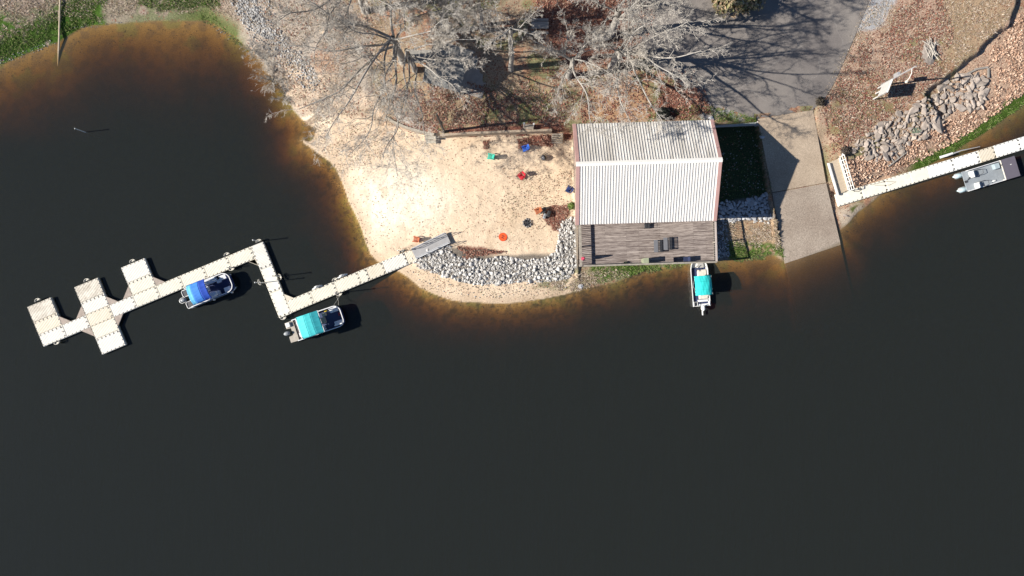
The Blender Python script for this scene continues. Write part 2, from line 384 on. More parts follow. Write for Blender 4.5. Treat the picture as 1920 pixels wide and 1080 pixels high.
# right bank
lay((0.42,0.30,0.23), pm([(1530,200),(1600,60),(1640,-50),(1720,-80),(1800,60),(1760,150),(1640,260),(1560,300)], 12)*0.85, 0.30, 0.5)
lay((0.36,0.26,0.17), pm([(1780,-100),(1900,-100),(1890,50),(1800,130),(1760,110)], 18)*0.9, 0.12, 0.5)
lay((0.20,0.17,0.08), pm([(1600,130),(1700,150),(1680,215),(1600,260),(1560,290),(1550,200)], 16)*ss(0.38,0.55,n2)*0.85, 0.3, 0.5)
lay((0.18,0.18,0.07), pm([(1690,65),(1790,70),(1770,130),(1690,110)], 14)*ss(0.4,0.6,n2)*0.7, 0.2)
lay((0.36,0.36,0.37), pm([(1625,-60),(1700,-60),(1660,45),(1640,58),(1600,60)], 5, 0.6), 0.03, 0.45)
lay((0.48,0.34,0.25), pm([(1920,20),(2200,-200),(2200,300),(1700,320),(1560,400),(1560,310),(1640,290),(1760,200),(1800,130),(1850,80),(1900,30)], 7, 0.6), 0.16, 0.6, 0.5)
gr_ = ss(1.7, 0.9, dsh + 1.5*(n3-0.5))*ss(-0.5, -0.1, dsh)*ss(1690, 1720, PX)
lay((0.055,0.10,0.015), gr_, 0.0, 0.6, 0.3)
lay((0.40,0.33,0.26), pm([(1575,385),(1610,380),(1615,395),(1575,440)], 4), 0.05, 0.5)
lay((0.10,0.12,0.03), pm([(1590,386),(1612,384),(1600,398)], 3)*ss(.4,.5,n3))
lay((0.34,0.29,0.25), pm([(1728,75),(1750,72),(1762,98),(1752,115),(1735,112)], 3), 0.02, 0.6, 0.3)
# lake bed
ub = ss(0.04, -0.06, dsh)
lay((0.27,0.165,0.05), ub, 0.0, 0.35, 0.1)
lay((0.20,0.17,0.05), ub*ss(0.50,0.60,n1)*ss(-8,-1,dsh)*0.9)
lay((0.14,0.09,0.05), ub*ss(0.46,0.60,n2)*0.5)
lay((0.055,0.04,0.02), ub*ss(0.53,0.66,fbm(PX+40,PY+20,1/9.,4))*ss(-6,-0.5,dsh)*ss(480,600,PX)*ss(1400,1200,PX)*0.65)
lay((0.42,0.27,0.10), ub*ss(0.56,0.70,fbm(PX+340,PY+220,1/7.,4))*ss(-4,-0.2,dsh)*ss(480,600,PX)*ss(1400,1200,PX)*0.6)
lay((0.40,0.30,0.07), ub*ss(16,5,np.hypot(PX-522,PY-232))*ss(.25,.5,n3+.1)*.7)
lay((0.26,0.21,0.05), ub*pm([(615,375),(655,370),(680,430),(690,470),(640,440),(620,410)], 14)*ss(.35,.6,n3)*0.9)
tone = tone*(0.86+0.28*fbm(PX, PY, 1/9., 4))[..., None]
Z2 = Z + 0.0
N = len(xs); Mr = len(ys_)
I = np.arange(N*Mr).reshape(Mr, N)
F = np.stack([I[:-1, :-1], I[:-1, 1:], I[1:, 1:], I[1:, :-1]], -1).reshape(-1, 4)
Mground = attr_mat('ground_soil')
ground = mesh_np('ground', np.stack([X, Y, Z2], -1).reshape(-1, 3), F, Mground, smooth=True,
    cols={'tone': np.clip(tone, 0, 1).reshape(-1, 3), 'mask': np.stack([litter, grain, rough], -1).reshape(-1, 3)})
tag(ground, kind='structure')

# ------------------------------------------------------------------ water: a closed body of tannin-brown lake water
def water_mat():
    m = bpy.data.materials.new('lake_water'); m.use_nodes = True; t = m.node_tree; n = t.nodes; n.clear(); L = t.links.new
    o = n.new('ShaderNodeOutputMaterial'); tr = n.new('ShaderNodeBsdfTransparent')
    df = n.new('ShaderNodeBsdfDiffuse'); df.inputs[0].default_value = (0.285, 0.33, 0.315, 1)
    mx = n.new('ShaderNodeMixShader'); mx.inputs[0].default_value = 0.057
    L(tr.outputs[0], mx.inputs[1]); L(df.outputs[0], mx.inputs[2])
    gl = n.new('ShaderNodeBsdfGlossy'); gl.inputs['Roughness'].default_value = 0.08
    fr = n.new('ShaderNodeFresnel'); fr.inputs[0].default_value = 1.33
    tc = n.new('ShaderNodeTexCoord'); nz = n.new('ShaderNodeTexNoise'); nz.inputs['Scale'].default_value = 1.6; nz.inputs['Detail'].default_value = 5
    L(tc.outputs['Object'], nz.inputs['Vector'])
    bp = n.new('ShaderNodeBump'); bp.inputs['Strength'].default_value = 0.35; bp.inputs['Distance'].default_value = 0.04
    L(nz.outputs['Fac'], bp.inputs['Height']); L(bp.outputs[0], gl.inputs['Normal'])
    m2 = n.new('ShaderNodeMixShader'); 
    ge = n.new('ShaderNodeNewGeometry'); iv = n.new('ShaderNodeMath'); iv.operation = 'SUBTRACT'; iv.inputs[0].default_value = 1.0; L(ge.outputs['Backfacing'], iv.inputs[1])
    fm = n.new('ShaderNodeMath'); fm.operation = 'MULTIPLY'; L(fr.outputs[0], fm.inputs[0]); L(iv.outputs[0], fm.inputs[1]); L(fm.outputs[0], m2.inputs[0]); L(mx.outputs[0], m2.inputs[1]); L(gl.outputs[0], m2.inputs[2])
    L(m2.outputs[0], o.inputs['Surface'])
    va = n.new('ShaderNodeVolumeAbsorption'); va.inputs['Color'].default_value = (0.56, 0.385, 0.06, 1); va.inputs['Density'].default_value = 1.6
    L(va.outputs[0], o.inputs['Volume'])
    return m
wb = MB(); wb.box(0, 0, -4.5, 3600, 3600, 9.0)
water = wb.build('water', water_mat()); tag(water, kind='structure')

# ------------------------------------------------------------------ paved surfaces
def clip_grid(poly, step, zf, dz, thick, name, m, cols=None):
    """a sheet that follows the ground inside a convex polygon, with real thickness"""
    bm = bmesh.new()
    xs_ = [p[0] for p in poly]; yy = [p[1] for p in poly]
    gx = np.arange(min(xs_)-step, max(xs_)+2*step, step); gy = np.arange(min(yy)-step, max(yy)+2*step, step)
    vs = [[bm.verts.new((x, y, 0)) for x in gx] for y in gy]
    for j in range(len(gy)-1):
        for i in range(len(gx)-1): bm.faces.new((vs[j][i], vs[j][i+1], vs[j+1][i+1], vs[j+1][i]))
    a = sum(poly[i][0]*poly[(i+1)%len(poly)][1]-poly[(i+1)%len(poly)][0]*poly[i][1] for i in range(len(poly)))
    if a < 0: poly = poly[::-1]
    for i in range(len(poly)):
        p = Vector((*poly[i], 0)); q = Vector((*poly[(i+1)%len(poly)], 0)); e = q-p; nrm = Vector((e.y, -e.x, 0))
        bmesh.ops.bisect_plane(bm, geom=bm.verts[:]+bm.edges[:]+bm.faces[:], plane_co=p, plane_no=nrm, clear_outer=True, dist=1e-5)
    x = np.array([v.co.x for v in bm.verts]); y = np.array([v.co.y for v in bm.verts])
    z = zf(x, y)+dz
    for v, zz in zip(bm.verts, z): v.co.z = zz
    r = bmesh.ops.extrude_face_region(bm, geom=bm.faces[:])
    for g in r['geom']:
        if isinstance(g, bmesh.types.BMVert): g.co.z -= 0.0
    for v in bm.verts: pass
    newv = {g for g in r['geom'] if isinstance(g, bmesh.types.BMVert)}
    for v in bm.verts:
        if v not in newv: v.co.z -= thick
    bmesh.ops.recalc_face_normals(bm, faces=bm.faces[:])
    me = bpy.data.meshes.new(name); bm.to_mesh(me); bm.free(); me.materials.append(m)
    o = bpy.data.objects.new(name, me); C.objects.link(o)
    return tag(o, kind='structure')
def pave_mat(name, c1, c2, s1, grit, rough=0.9, c3=None):
    m = bpy.data.materials.new(name); m.use_nodes = True; t = m.node_tree; n = t.nodes; L = t.links.new
    b = n['Principled BSDF']; b.inputs['Roughness'].default_value = rough; b.inputs['Specular IOR Level'].default_value = 0.2
    tc = n.new('ShaderNodeTexCoord')
    nz = n.new('ShaderNodeTexNoise'); nz.inputs['Scale'].default_value = s1; nz.inputs['Detail'].default_value = 8; nz.inputs['Roughness'].default_value = 0.6
    L(tc.outputs['Object'], nz.inputs['Vector'])
    cr = n.new('ShaderNodeValToRGB'); L(nz.outputs['Fac'], cr.inputs[0]); e = cr.color_ramp.elements
    e[0].position = 0.35; e[1].position = 0.65; e[0].color = (*c1, 1); e[1].color = (*c2, 1)
    g = n.new('ShaderNodeTexNoise'); g.inputs['Scale'].default_value = 9; g.inputs['Detail'].default_value = 2; g.inputs['Roughness'].default_value = 0.9
    L(tc.outputs['Object'], g.inputs['Vector'])
    mr = n.new('ShaderNodeMapRange'); mr.inputs[1].default_value = 0.32; mr.inputs[2].default_value = 0.68; mr.inputs[3].default_value = 1-grit; mr.inputs[4].default_value = 1+grit
    L(g.outputs['Fac'], mr.inputs[0])
    sc = n.new('ShaderNodeVectorMath'); sc.operation = 'SCALE'; L(cr.outputs[0], sc.inputs[0]); L(mr.outputs[0], sc.inputs['Scale'])
    # long cracks
    vo = n.new('ShaderNodeTexVoronoi'); vo.feature = 'DISTANCE_TO_EDGE'; vo.inputs['Scale'].default_value = 0.16
    nw = n.new('ShaderNodeTexNoise'); nw.inputs['Scale'].default_value = 0.5; nw.inputs['Detail'].default_value = 5; L(tc.outputs['Object'], nw.inputs['Vector'])
    vm = n.new('ShaderNodeVectorMath'); vm.operation = 'MULTIPLY_ADD'; L(nw.outputs['Color'], vm.inputs[0]); vm.inputs[1].default_value = (2.5, 2.5, 0); L(tc.outputs['Object'], vm.inputs[2])
    L(vm.outputs[0], vo.inputs['Vector'])
    lt = n.new('ShaderNodeMath'); lt.operation = 'LESS_THAN'; L(vo.outputs['Distance'], lt.inputs[0]); lt.inputs[1].default_value = 0.006
    ml = n.new('ShaderNodeMath'); ml.operation = 'MULTIPLY'; L(lt.outputs[0], ml.inputs[0]); ml.inputs[1].default_value = 0.22
    mix = n.new('ShaderNodeMix'); mix.data_type = 'RGBA'; L(ml.outputs[0], mix.inputs[0]); L(sc.outputs[0], mix.inputs[6]); mix.inputs[7].default_value = (*(c3 or c1), 1)
    L(mix.outputs[2], b.inputs['Base Color'])
    bp = n.new('ShaderNodeBump'); bp.inputs['Distance'].default_value = 0.03; bp.inputs['Strength'].default_value = 0.7; L(g.outputs['Fac'], bp.inputs['Height']); L(bp.outputs[0], b.inputs['Normal'])
    return m
Masph = pave_mat('asphalt', (0.165,0.15,0.145), (0.27,0.245,0.225), 0.16, 0.12, c3=(0.36,0.34,0.32))
gh = lambda x, y: height(x, y, False)
aspoly = [W(p[0], p[1], 2.8) for p in [(1160,-420),(1790,-420),(1632,0),(1604,66),(1574,142),(1546,188),(1524,206),(1420,223),(1330,190),(1290,168),(1215,118),(1185,50),(1165,-40)]]
clip_grid(aspoly, 0.8, gh, 0.06, 0.5, 'parking_lot', Masph)
Mramp = pave_mat('ramp_concrete', (0.365,0.29,0.22), (0.45,0.365,0.28), 0.35, 0.26, c3=(0.2,0.17,0.14))
Mramp2 = pave_mat('ramp_concrete_lower', (0.30,0.245,0.20), (0.38,0.32,0.265), 0.35, 0.36, c3=(0.2,0.17,0.14))
rz_ = lambda x, y: rampz(x, y)
def rquad(pts): return [W(a, b, c) for a, b, c in pts]
def ramp_slab(q, m, dz):
    return clip_grid(q, 0.5, rz_, dz, 0.9, 'boat_ramp', m)
ramp_slab(rquad([(1421,223,2.35),(1525,206,2.35),(1549,342,1.03),(1447,361,1.03)]), Mramp, 0.0)
ramp_slab(rquad([(1447.3,362.4,1.0),(1549.3,343.4,1.0),(1577,459,0),(1472,494,0)]), Mramp2, 0.0)
ramp_slab(rquad([(1472,494.4,0),(1577,459.4,0),(1601,570,-2.4),(1496,606,-2.4)]), pave_mat('silted_concrete', (0.13,0.075,0.03), (0.18,0.105,0.045), 0.35, 0.3), 0.0)
# ------------------------------------------------------------------ shared materials
Mwhite = mat('white_paint', (0.78,0.78,0.76), 0.45, 0.06, 2)
Mcream = mat('cream_plastic', (0.74,0.70,0.60), 0.6, 0.08, 1.2)
Malu = mat('aluminium', (0.62,0.63,0.65), 0.35, 0.10, 4, metal=0.5)
Mdark = mat('black_plastic', (0.025,0.025,0.028), 0.5, 0.2, 5)
Mdkmet = mat('dark_metal', (0.06,0.062,0.07), 0.45, 0.2, 5, metal=0.3)
Mgreycov = mat('weathered_grey_wood', (0.30,0.275,0.25), 0.9, 0.35, 3, stretch=(0.4,6,6), bump=0.01, bscale=15)
Mtimber = mat('retaining_timber', (0.36,0.29,0.22), 0.9, 0.3, 3, stretch=(3,3,3), bump=0.01)

# ------------------------------------------------------------------ the boathouse
HZ = R(1.73)
hc = W(1187, 342, 0)
def roof_mat(name, mottle):
    m = mat(name, (0.68,0.665,0.645), 0.5, 0.04, 1.0, metal=0.0)
    t = m.node_tree; n = t.nodes; L = t.links.new; b = n['Principled BSDF']
    src = b.inputs['Base Color'].links[0].from_socket
    tc = n.new('ShaderNodeTexCoord'); mp = n.new('ShaderNodeMapping'); mp.inputs['Scale'].default_value = (1.3, 0.22, 0.2); L(tc.outputs['Object'], mp.inputs[0])
    nz = n.new('ShaderNodeTexNoise'); nz.inputs['Scale'].default_value = 1.1; nz.inputs['Detail'].default_value = 7; nz.inputs['Roughness'].default_value = 0.7; L(mp.outputs[0], nz.inputs['Vector'])
    cr = n.new('ShaderNodeValToRGB'); e = cr.color_ramp.elements; e[0].position = 0.40; e[1].position = 0.62
    e[0].color = (1,1,1,1); e[1].color = (1-mottle, 1-mottle*1.05, 1-mottle*1.15, 1); L(nz.outputs['Fac'], cr.inputs[0])
    mx = n.new('ShaderNodeMix'); mx.data_type = 'RGBA'; mx.blend_type = 'MULTIPLY'; mx.inputs[0].default_value = 1; L(src, mx.inputs[6]); L(cr.outputs[0], mx.inputs[7])
    L(mx.outputs[2], b.inputs['Base Color'])
    return m
Mroof1 = roof_mat('roof_panel_front', 0.03); Mroof2 = roof_mat('roof_panel_back', 0.30)  # back panels carry stronger grey mottling than the front
Mridge = mat('ridge_white', (0.80,0.79,0.76), 0.45, 0.03, 1)
Mrake = mat('rake_trim', (0.44,0.27,0.25), 0.6, 0.12, 1.0)
Mwall = mat('wall_siding', (0.34,0.27,0.22), 0.8, 0.15, 1.5, stretch=(0.3,0.3,8))
house = empty('boathouse', (hc[0], hc[1], 0.4), HZ, "large boathouse with white ribbed metal roof and reddish trim between beach and boat ramp", "building")
RX = 7.1; YF = -5.07; YB = 5.08; YR = 0.62; ZE = 6.1; ZR = 8.5      # half width, front and back eave, ridge (z relative to 0.4)
def slope_panel(y0, z0, y1, z1, name, m):
    """standing-seam sheet from the ridge (y0,z0) to the eave (y1,z1): profile runs across x"""
    b = MB(); prof = []
    nb = 49; pw = 2*(RX-0.32)/nb; x0 = -(RX-0.32)
    for i in range(nb):
        xa = x0+i*pw
        prof += [(xa, 0), (xa+pw*0.80, 0), (xa+pw*0.83, 0.055), (xa+pw*0.95, 0.055)]
    prof.append((x0+nb*pw, 0))
    L = math.hypot(y1-y0, z1-z0); ny = (z0-z1)/L; sgn = 1 if y1 > y0 else -1
    nn = (0, sgn*ny, abs(y1-y0)/L)
    NS = 2; vs = []
    wv = np.random.RandomState(3)
    ph = wv.rand(len(prof))*6.28
    for k in range(NS+1):
        f = k/NS
        for i, (x, h) in enumerate(prof):
            wob = 0.002*math.sin(f*11+ph[i//4*4]) if 0 < k < NS else 0
            xw = 0.003*math.sin(f*7+ph[i//4*4])
            vs.append((x+xw, y0+(y1-y0)*f+nn[1]*(h+wob), z0+(z1-z0)*f+nn[2]*(h+wob)))
    n_ = len(prof)
    fs = [(k*n_+i, k*n_+i+1, (k+1)*n_+i+1, (k+1)*n_+i) for k in range(NS) for i in range(n_-1)]
    if y1 > y0: fs = fs
    else: fs = [f[::-1] for f in fs]
    b.add(vs, fs)
    return b.build(name, m, house)
slope_panel(YR, ZR, YF, ZE, 'roof_slope', Mroof1)['label'] = 'bright white front roof slope facing the deck'
slope_panel(YR, ZR, YB, ZE-0.02, 'roof_slope', Mroof2)['label'] = 'greyer rear roof slope with streaky patches'
b = MB()   # roof deck under the sheets
for (y1, z1) in ((YF+0.06, ZE-0.06), (YB-0.06, ZE-0.08)):
    b.prism([(-RX+0.1, YR), (RX-0.1, YR), (RX-0.1, y1), (-RX+0.1, y1)], [ZR-0.22, ZR-0.22, z1-0.16, z1-0.16], [ZR-0.05, ZR-0.05, z1+0.0, z1+0.0])
b.build('roof_deck', Mwall, house)
b = MB(); b.prism([(-RX-0.02, YR-0.02), (RX+0.02, YR-0.02), (RX+0.02, YR-0.24), (-RX-0.02, YR-0.24)], [ZR+0.05, ZR+0.05, ZR-0.02, ZR-0.02], [ZR+0.13, ZR+0.13, ZR-0.01+0.03, ZR-0.01+0.03])
b.prism([(-RX-0.02, YR-0.02), (RX+0.02, YR-0.02), (RX+0.02, YR+0.22), (-RX-0.02, YR+0.22)], [ZR+0.05, ZR+0.05, ZR-0.05, ZR-0.05], [ZR+0.13, ZR+0.13, ZR+0.0, ZR+0.0])
b.build('ridge_cap', Mridge, house)
for sx in (-1, 1):
    b = MB()
    for (y1, z1) in ((YF-0.03, ZE), (YB+0.03, ZE-0.02)):
        b.prism([(sx*(RX-0.34), YR), (sx*RX, YR), (sx*RX, y1), (sx*(RX-0.34), y1)], [ZR-0.25, ZR-0.25, z1-0.25, z1-0.25], [ZR+0.07, ZR+0.07, z1+0.06, z1+0.06])
    b.build('rake_trim', Mrake, house)
for yy_ in (YF+0.02, YB-0.02): b = MB(); b.box(0, yy_, ZE-0.15, 2*RX-0.7, 0.05, 0.2); b.build('fascia', Mrake, house)
WX = RX-0.45; WF = YF+0.45; WB = YB-0.45
def roofz(y): return ZR-0.24 + ((ZE-ZR)*(YR-y)/(YR-YF) if y < YR else (ZE-ZR)*(y-YR)/(YB-YR))
b = MB()
t_ = 0.16
b.prism([(-WX, WF), (WX, WF), (WX, WF+t_), (-WX, WF+t_)], -0.2, roofz(WF)); b.prism([(-WX, WB-t_), (WX, WB-t_), (WX, WB), (-WX, WB)], -0.2, roofz(WB))
for sx in (-1, 1):
    xa, xb = (WX-t_, WX) if sx > 0 else (-WX, -WX+t_)
    b.prism([(xa, WF+t_), (xb, WF+t_), (xb, YR), (xa, YR)], -0.2, [roofz(WF+t_), roofz(WF+t_), roofz(YR), roofz(YR)])
    b.prism([(xa, YR), (xb, YR), (xb, WB-t_), (xa, WB-t_)], -0.2, [roofz(YR), roofz(YR), roofz(WB-t_), roofz(WB-t_)])
b.build('wall', Mwall, house)
Mglass = mat('window_glass', (0.05,0.07,0.09), 0.08, 0.1, 1)
Mdoor = mat('door_paint', (0.5,0.45,0.4), 0.6, 0.1, 1)
for xx in (-4.6, -1.8, 4.4):
    f = MB()
    for dx, dz, sx_, sz_ in ((-0.66,0,0.1,1.5),(0.66,0,0.1,1.5),(0,0.75,1.42,0.1),(0,-0.75,1.42,0.1)): f.box(xx+dx, WF-0.04, 3.6+dz, sx_, 0.1, sz_)
    fo = f.build('window', Mwhite, house); g = MB(); g.box(xx, WF-0.015, 3.6, 1.24, 0.03, 1.42); g.build('pane', Mglass, fo)
dd = MB(); dd.box(1.5, WF-0.04, 3.0, 1.8, 0.08, 2.1); do = dd.build('door', Mdoor, house); hh = MB(); hh.box(1.0, WF-0.11, 2.95, 0.05, 0.06, 0.25); hh.build('handle', Mdkmet, do)
for yy in (-2.6, 2.8):
    f = MB(); f.box(WX+0.03, yy, 3.6, 0.08, 1.5, 1.3); fo = f.build('window', Mwhite, house); g = MB(); g.box(WX+0.08, yy, 3.6, 0.03, 1.3, 1.1); g.build('pane', Mglass, fo)

# deck ---------------------------------------------------------------
def board_mat(name, along='x', bw=0.14, c1=(0.27,0.23,0.215), c2=(0.44,0.385,0.355), c3=(0.13,0.09,0.075), off=(0,0,0)):
    m = bpy.data.materials.new(name); m.use_nodes = True; t = m.node_tree; n = t.nodes; L = t.links.new
    b = n['Principled BSDF']; b.inputs['Roughness'].default_value = 0.9; b.inputs['Specular IOR Level'].default_value = 0.2
    tc = n.new('ShaderNodeTexCoord'); mp = n.new('ShaderNodeMapping'); L(tc.outputs['Object'], mp.inputs[0])
    if along == 'y': mp.inputs['Rotation'].default_value = (0, 0, R(90))
    mp.inputs['Location'].default_value = off
    br = n.new('ShaderNodeTexBrick'); br.inputs['Scale'].default_value = 1; br.inputs['Brick Width'].default_value = 3.6; br.inputs['Row Height'].default_value = bw
    br.inputs['Mortar Size'].default_value = 0.008; br.inputs['Bias'].default_value = 0.0
    br.inputs['Color1'].default_value = (*c1, 1); br.inputs['Color2'].default_value = (*c2, 1); br.inputs['Mortar'].default_value = (0.03,0.025,0.02,1); br.offset = 0.37
    L(mp.outputs[0], br.inputs['Vector'])
    m2 = n.new('ShaderNodeMapping'); m2.inputs['Scale'].default_value = (0.5, 6, 1); L(mp.outputs[0], m2.inputs[0])
    nz = n.new('ShaderNodeTexNoise'); nz.inputs['Scale'].default_value = 1.6; nz.inputs['Detail'].default_value = 7; nz.inputs['Roughness'].default_value = 0.75; L(m2.outputs[0], nz.inputs['Vector'])
    cr = n.new('ShaderNodeValToRGB'); e = cr.color_ramp.elements; e[0].position = 0.4; e[1].position = 0.62; e[0].color = (0.45,0.42,0.42,1); e[1].color = (1.15,1.15,1.15,1); L(nz.outputs['Fac'], cr.inputs[0])
    mx = n.new('ShaderNodeMix'); mx.data_type = 'RGBA'; mx.blend_type = 'MULTIPLY'; mx.inputs[0].default_value = 1; L(br.outputs['Color'], mx.inputs[6]); L(cr.outputs[0], mx.inputs[7])
    L(mx.outputs[2], b.inputs['Base Color'])
    return m
Mboards = board_mat('deck_boards'); Mrail = mat('rail_wood', (0.30,0.275,0.235), 0.9, 0.25, 3, bump=0.01)
dx0, dx1 = -6.66, 7.86; DZ = 1.95
deckroot = empty('deck', (hc[0], hc[1], 0.4), HZ, "weathered wooden deck with railings on the water side of the boathouse", "deck")
DL, DR = -6.62, 8.0; DT = -4.85; DB = -9.2
DL, DR = (1078-1187)/17, (1323-1187)/17
b = MB(); b.box((DL+DR)/2, (WF-0.02+DB)/2, DZ-0.05, DR-DL, WF-0.02-DB, 0.1); b.build('deck_boards', Mboards, deckroot)
b = MB()
for i in range(12): x = DL+0.15+i*(DR-DL-0.3)/11; b.box(x, (WF+DB)/2-0.1, DZ-0.24, 0.08, WF-DB-0.5, 0.26)
b.box((DL+DR)/2, DB+0.04, DZ-0.24, DR-DL-0.1, 0.07, 0.27); b.build('joists', Mrail, deckroot)
for x in (DL+0.2, DL+3.8, 0.6, 4.2, DR-0.2):
    for y in (DB+0.2, -6.6):
        b = MB(); b.box(x, y, DZ/2-0.95, 0.2, 0.2, DZ+1.2); b.build('post', Mrail, deckroot)
b = MB(); b.box(DL+0.06, (DT+DB)/2, DZ+1.03, 0.24, DT-DB, 0.13); b.build('top_rail', Mrail, deckroot)
b = MB(); b.box((DL+DR)/2+0.1, DB+0.06, DZ+0.98, DR-DL-0.35, 0.17, 0.05); b.build('top_rail', Mrail, deckroot)
b = MB(); b.box(DR-0.06, (DT+DB)/2+0.04, DZ+0.98, 0.20, DT-DB-0.15, 0.05); b.build('top_rail', mat('rail_pale', (0.46,0.40,0.37), 0.8, 0.15, 3), deckroot)
def bal_row(pts, wd):
    b = MB(); b.box(0, 0, 0, wd, wd, 0.96); first = b.build('baluster', Mrail, deckroot); first.location = (*pts[0], DZ+0.5)
    for p in pts[1:]:
        c = first.copy(); C.objects.link(c); c.parent = deckroot; c.location = (*p, DZ+0.5)
bal_row([(DL+0.06, DB+0.2+0.2*i) for i in range(22)], 0.045)
bal_row([(DR-0.06, DB+0.2+0.19*i) for i in range(23)], 0.04)
bal_row([(DL+0.4+0.3*i, DB+0.06) for i in range(47)], 0.04)
for p in ((DL+0.06, -7.05), (DR-0.06, -7.05), (DL+0.06, DB+0.06), (DR-0.06, DB+0.06)):
    b = MB(); b.box(p[0], p[1], DZ+0.5, 0.12, 0.12, 0.99); b.build('rail_post', Mrail, deckroot)

# ------------------------------------------------------------------ retaining walls and steps
def wall_line(pts_px, z_of, wd, hgt_, name, m, label, cat, below=1.2):
    pts = []
    for (px, py) in pts_px:
        x, y = W(px, py, z_of); pts.append((x, y))
    # densify
    dense = [pts[0]]
    for a, b_ in zip(pts[:-1], pts[1:]):
        L = math.dist(a, b_); k = max(1, int(L/1.2))
        for i in range(1, k+1): dense.append((a[0]+(b_[0]-a[0])*i/k, a[1]+(b_[1]-a[1])*i/k))
    return dense
line = wall_line([(722,219),(738,229),(760,239),(790,248.5),(815,253.5)], 2.0, .25, 0, '', None, '', '')
line2 = wall_line([(826,255.5),(880,252.5),(960,249.5),(1034,247)], 2.0, .25, 0, '', None, '', '')
def timber_wall(ln, label, m, wd=0.24, dz=0.07):
    root = empty('retaining_wall', (ln[0][0], ln[0][1], 1.0), 0, label, 'retaining wall')
    cap = MB(); face = MB()
    hs = [max(H(a[0], a[1]+0.45), H(a[0], a[1]-0.3)+0.12)+dz for a in ln]
    for i in range(len(ln)-1):
        a, b_ = ln[i], ln[i+1]
        o = (ln[0][0], ln[0][1])
        cap.beam((a[0]-o[0], a[1]-o[1], hs[i]-1.0), (b_[0]-o[0], b_[1]-o[1], hs[i+1]-1.0), wd, 0.12)
        for q in range(4):
            face.beam((a[0]-o[0], a[1]-o[1]-0.0, hs[i]-1.18-q*0.24), (b_[0]-o[0], b_[1]-o[1], hs[i+1]-1.18-q*0.24), wd-0.08, 0.23)
    cap.build('cap_timber', m, root); face.build('wall_face', Mtimber, root)
    return root
Mcap = mat('cap_timber_grey', (0.37,0.33,0.27), 0.9, 0.3, 3, bump=0.01)
timber_wall(line, "curved grey timber retaining wall above the left side of the beach", Mcap)
timber_wall(line2, "straight timber retaining wall along the top of the beach, red leaves behind it", Mtimber)
# yard wall on the far side of the building
a = W3(1341,236.5,1.75); c_ = W3(1419,232.2,1.75)
root = empty('retaining_wall', (a[0], a[1], 1.0), 0, "pale capped retaining wall in the shade between boathouse roof and boat ramp", 'retaining wall')
b = MB(); b.beam((-1.6, -0.07, 0.75), (c_[0]-a[0], c_[1]-a[1], 0.75), 0.30, 0.12); b.build('cap', mat('pale_cap', (0.42,0.47,0.50), 0.7, 0.15, 2), root)
b = MB(); b.beam((-1.6, 0.05, 0.3), (c_[0]-a[0], c_[1]-a[1]+0.05, 0.3), 0.3, 0.76); b.build('wall_face', Mtimber, root)
b = MB(); b.lathe([(0.0,-0.6),(0.26,-0.6),(0.26,1.15),(0.22,1.2),(0,1.2)], 16, c_[0]-a[0]+0.1, c_[1]-a[1]); b.build('end_post', mat('end_post_grey', (0.45,0.45,0.46), 0.7), root)

def steps(px0, px1, py0, py1, n, label, m, ztop):
    x0, y0 = W(px0, py0, ztop); x1, y1 = W(px1, py1, ztop-0.5)
    zb = H((x0+x1)/2, y1)-0.1
    root = empty('wooden_steps', ((x0+x1)/2, (y0+y1)/2, zb), 0, label, 'steps')
    wdt = x1-x0; dep = (y0-y1)/n
    for i in range(n):
        b = MB(); z1 = ztop - zb - i*(ztop-zb-0.15)/n
        b.box(0, (y0-y1)/2-dep*(i+0.5), z1-0.03, wdt, dep-0.03, 0.06); b.build('tread', m, root)
    for sx in (-1, 1):
        b = MB()
        b.prism([(sx*(wdt/2-0.03)-0.03, (y0-y1)/2), (sx*(wdt/2-0.03)+0.03, (y0-y1)/2), (sx*(wdt/2-0.03)+0.03, -(y0-y1)/2), (sx*(wdt/2-0.03)-0.03, -(y0-y1)/2)], -0.1, [ztop-zb-0.07, ztop-zb-0.07, 0.1, 0.1])
        b.build('side_board', m, root)
    return root
Mstep = board_mat('step_boards', bw=0.27, c1=(0.33,0.29,0.24), c2=(0.44,0.39,0.33))
steps(1035, 1055, 250, 268.5, 5, "grey plank steps leading down to the sand next to the boathouse corner", Mstep, 2.25)
Mpale = mat('pale_concrete', (0.50,0.46,0.38), 0.85, 0.15, 3, bump=0.01)
steps(797, 817, 248, 268, 3, "pale concrete steps at the end of the curved retaining wall", Mpale, 2.35)

